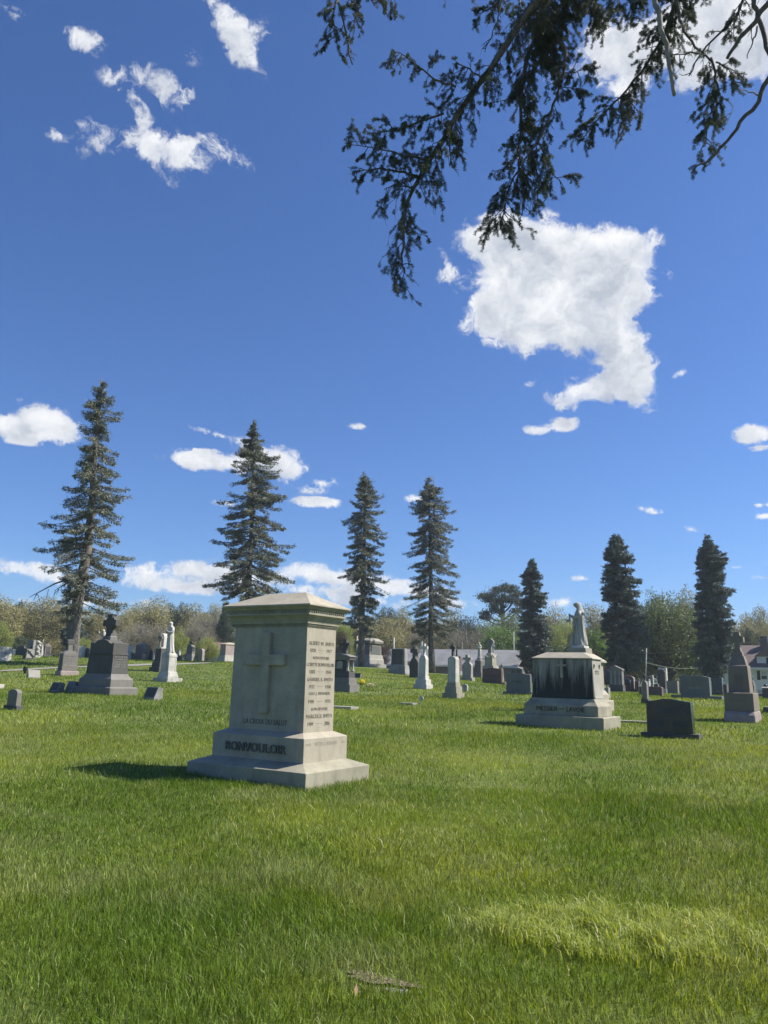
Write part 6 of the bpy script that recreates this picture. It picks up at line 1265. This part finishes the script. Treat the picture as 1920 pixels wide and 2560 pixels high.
R_ = 9000.0; A, E_ = np.radians(AZ), np.radians(EL); V = np.stack([R_*np.cos(E_)*np.sin(A), R_*np.cos(E_)*np.cos(A), R_*np.sin(E_)], -1).reshape(-1, 3)
ii, jj = np.meshgrid(np.arange(nv-1), np.arange(nu-1), indexing='ij'); Fq = np.stack([ii*nu+jj, ii*nu+jj+1, (ii+1)*nu+jj+1, (ii+1)*nu+jj], -1).reshape(-1, 4)
d_ = dens; use = (np.maximum.reduce([d_[:-1, :-1], d_[1:, :-1], d_[:-1, 1:], d_[1:, 1:]]) > .002).ravel(); Fq = Fq[use]
used = np.unique(Fq); remap = -np.ones(len(V), int); remap[used] = np.arange(len(used)); V2 = V[used]; Fq = remap[Fq]
m, n, b, out = _mat('cloud_vapour'); L = n.links; n.nodes.remove(b)
at = N(n, 'ShaderNodeAttribute'); at.attribute_name = 'tint'; ab_ = N(n, 'ShaderNodeAttribute'); ab_.attribute_name = 'under'
g = N(n, 'ShaderNodeNewGeometry'); sc = N(n, 'ShaderNodeVectorMath', operation='SCALE'); sc.inputs['Scale'].default_value = 1/1000.0; L.new(g.outputs['Position'], sc.inputs[0])
w1 = N(n, 'ShaderNodeTexNoise', i_Scale=2.2, i_Detail=4.0, i_Roughness=.6); L.new(sc.outputs[0], w1.inputs['Vector'])
wv = N(n, 'ShaderNodeVectorMath', operation='MULTIPLY_ADD'); L.new(w1.outputs['Color'], wv.inputs[0]); wv.inputs[1].default_value = (.55, .55, .55); L.new(sc.outputs[0], wv.inputs[2])
w2 = N(n, 'ShaderNodeTexNoise', i_Scale=3.4, i_Detail=10.0, i_Roughness=.60, i_Lacunarity=2.1); L.new(wv.outputs[0], w2.inputs['Vector'])
w3 = N(n, 'ShaderNodeTexNoise', i_Scale=2.6, i_Detail=7.0, i_Roughness=.55); L.new(wv.outputs[0], w3.inputs['Vector'])
md = N(n, 'ShaderNodeMath', operation='MULTIPLY_ADD'); L.new(w2.outputs[0], md.inputs[0]); md.inputs[1].default_value = 4.6; md.inputs[2].default_value = -2.52
sm = N(n, 'ShaderNodeMath', operation='MULTIPLY_ADD'); L.new(md.outputs[0], sm.inputs[0]); L.new(ramp(n, at.outputs['Fac'], [(0.75, 1.0), (1.0, .45)]), sm.inputs[1]); L.new(at.outputs['Fac'], sm.inputs[2])
gate = ramp(n, at.outputs['Fac'], [(0.0, 0.0), (0.30, 1.0)])
al0 = ramp(n, sm.outputs[0], [(0.12, 0.0), (0.40, .25), (0.68, .74), (1.0, 1.0)])
al = N(n, 'ShaderNodeMath', operation='MULTIPLY'); L.new(al0, al.inputs[0]); L.new(gate, al.inputs[1])
th_ = N(n, 'ShaderNodeMath', operation='MULTIPLY_ADD'); L.new(w3.outputs[0], th_.inputs[0]); th_.inputs[1].default_value = .95
th0 = N(n, 'ShaderNodeMath', operation='MULTIPLY_ADD'); L.new(w2.outputs[0], th0.inputs[0]); th0.inputs[1].default_value = .45; th1 = N(n, 'ShaderNodeMath', operation='MULTIPLY_ADD'); L.new(ab_.outputs['Fac'], th1.inputs[0]); th1.inputs[1].default_value = .7; th1.inputs[2].default_value = -.185; L.new(th1.outputs[0], th0.inputs[2]); L.new(th0.outputs[0], th_.inputs[2])
colr = ramp(n, th_.outputs[0], [(0.72, (.93, .94, .96)), (0.98, (.78, .81, .86)), (1.0, (.74, .77, .83))])
colr = ramp(n, th_.outputs[0], [(0.38, (1.0, 1.0, 1.0)), (0.54, (.85, .875, .92)), (0.84, (.50, .55, .64))])  # white rims and grey middles: cloud shading put into the emission colour
em = N(n, 'ShaderNodeEmission'); L.new(colr, em.inputs[0]); em.inputs[1].default_value = .625; tp_ = N(n, 'ShaderNodeBsdfTransparent'); mx = N(n, 'ShaderNodeMixShader'); L.new(al.outputs[0], mx.inputs[0]); L.new(tp_.outputs[0], mx.inputs[1]); L.new(em.outputs[0], mx.inputs[2]); L.new(mx.outputs[0], out.inputs[0])
o = np_mesh('sky', V2, Fq, m, None, dens.reshape(-1)[used]); at = o.data.attributes.new('under', 'FLOAT', 'POINT'); at.data.foreach_set('value', np.ascontiguousarray((np.clip(below*.20, 0, .22)*np.clip(dens, 0, 1)).reshape(-1)[used], np.float32)); o['kind'] = 'structure'

# ------------------------------------------------------------------ thin spring haze between here and the wood
hz = MB().box(-420, 420, -60, 420, -4.0, 40); m = bpy.data.materials.new('haze'); m.use_nodes = True; n = m.node_tree; n.nodes.clear()
out = n.nodes.new('ShaderNodeOutputMaterial'); pv = n.nodes.new('ShaderNodeVolumePrincipled'); pv.inputs['Density'].default_value = 0.0004; pv.inputs['Color'].default_value = (.86, .93, 1.0, 1); pv.inputs['Anisotropy'].default_value = 0.2
n.links.new(pv.outputs[0], out.inputs['Volume']); hz = hz.build('haze', m); hz['kind'] = 'stuff'
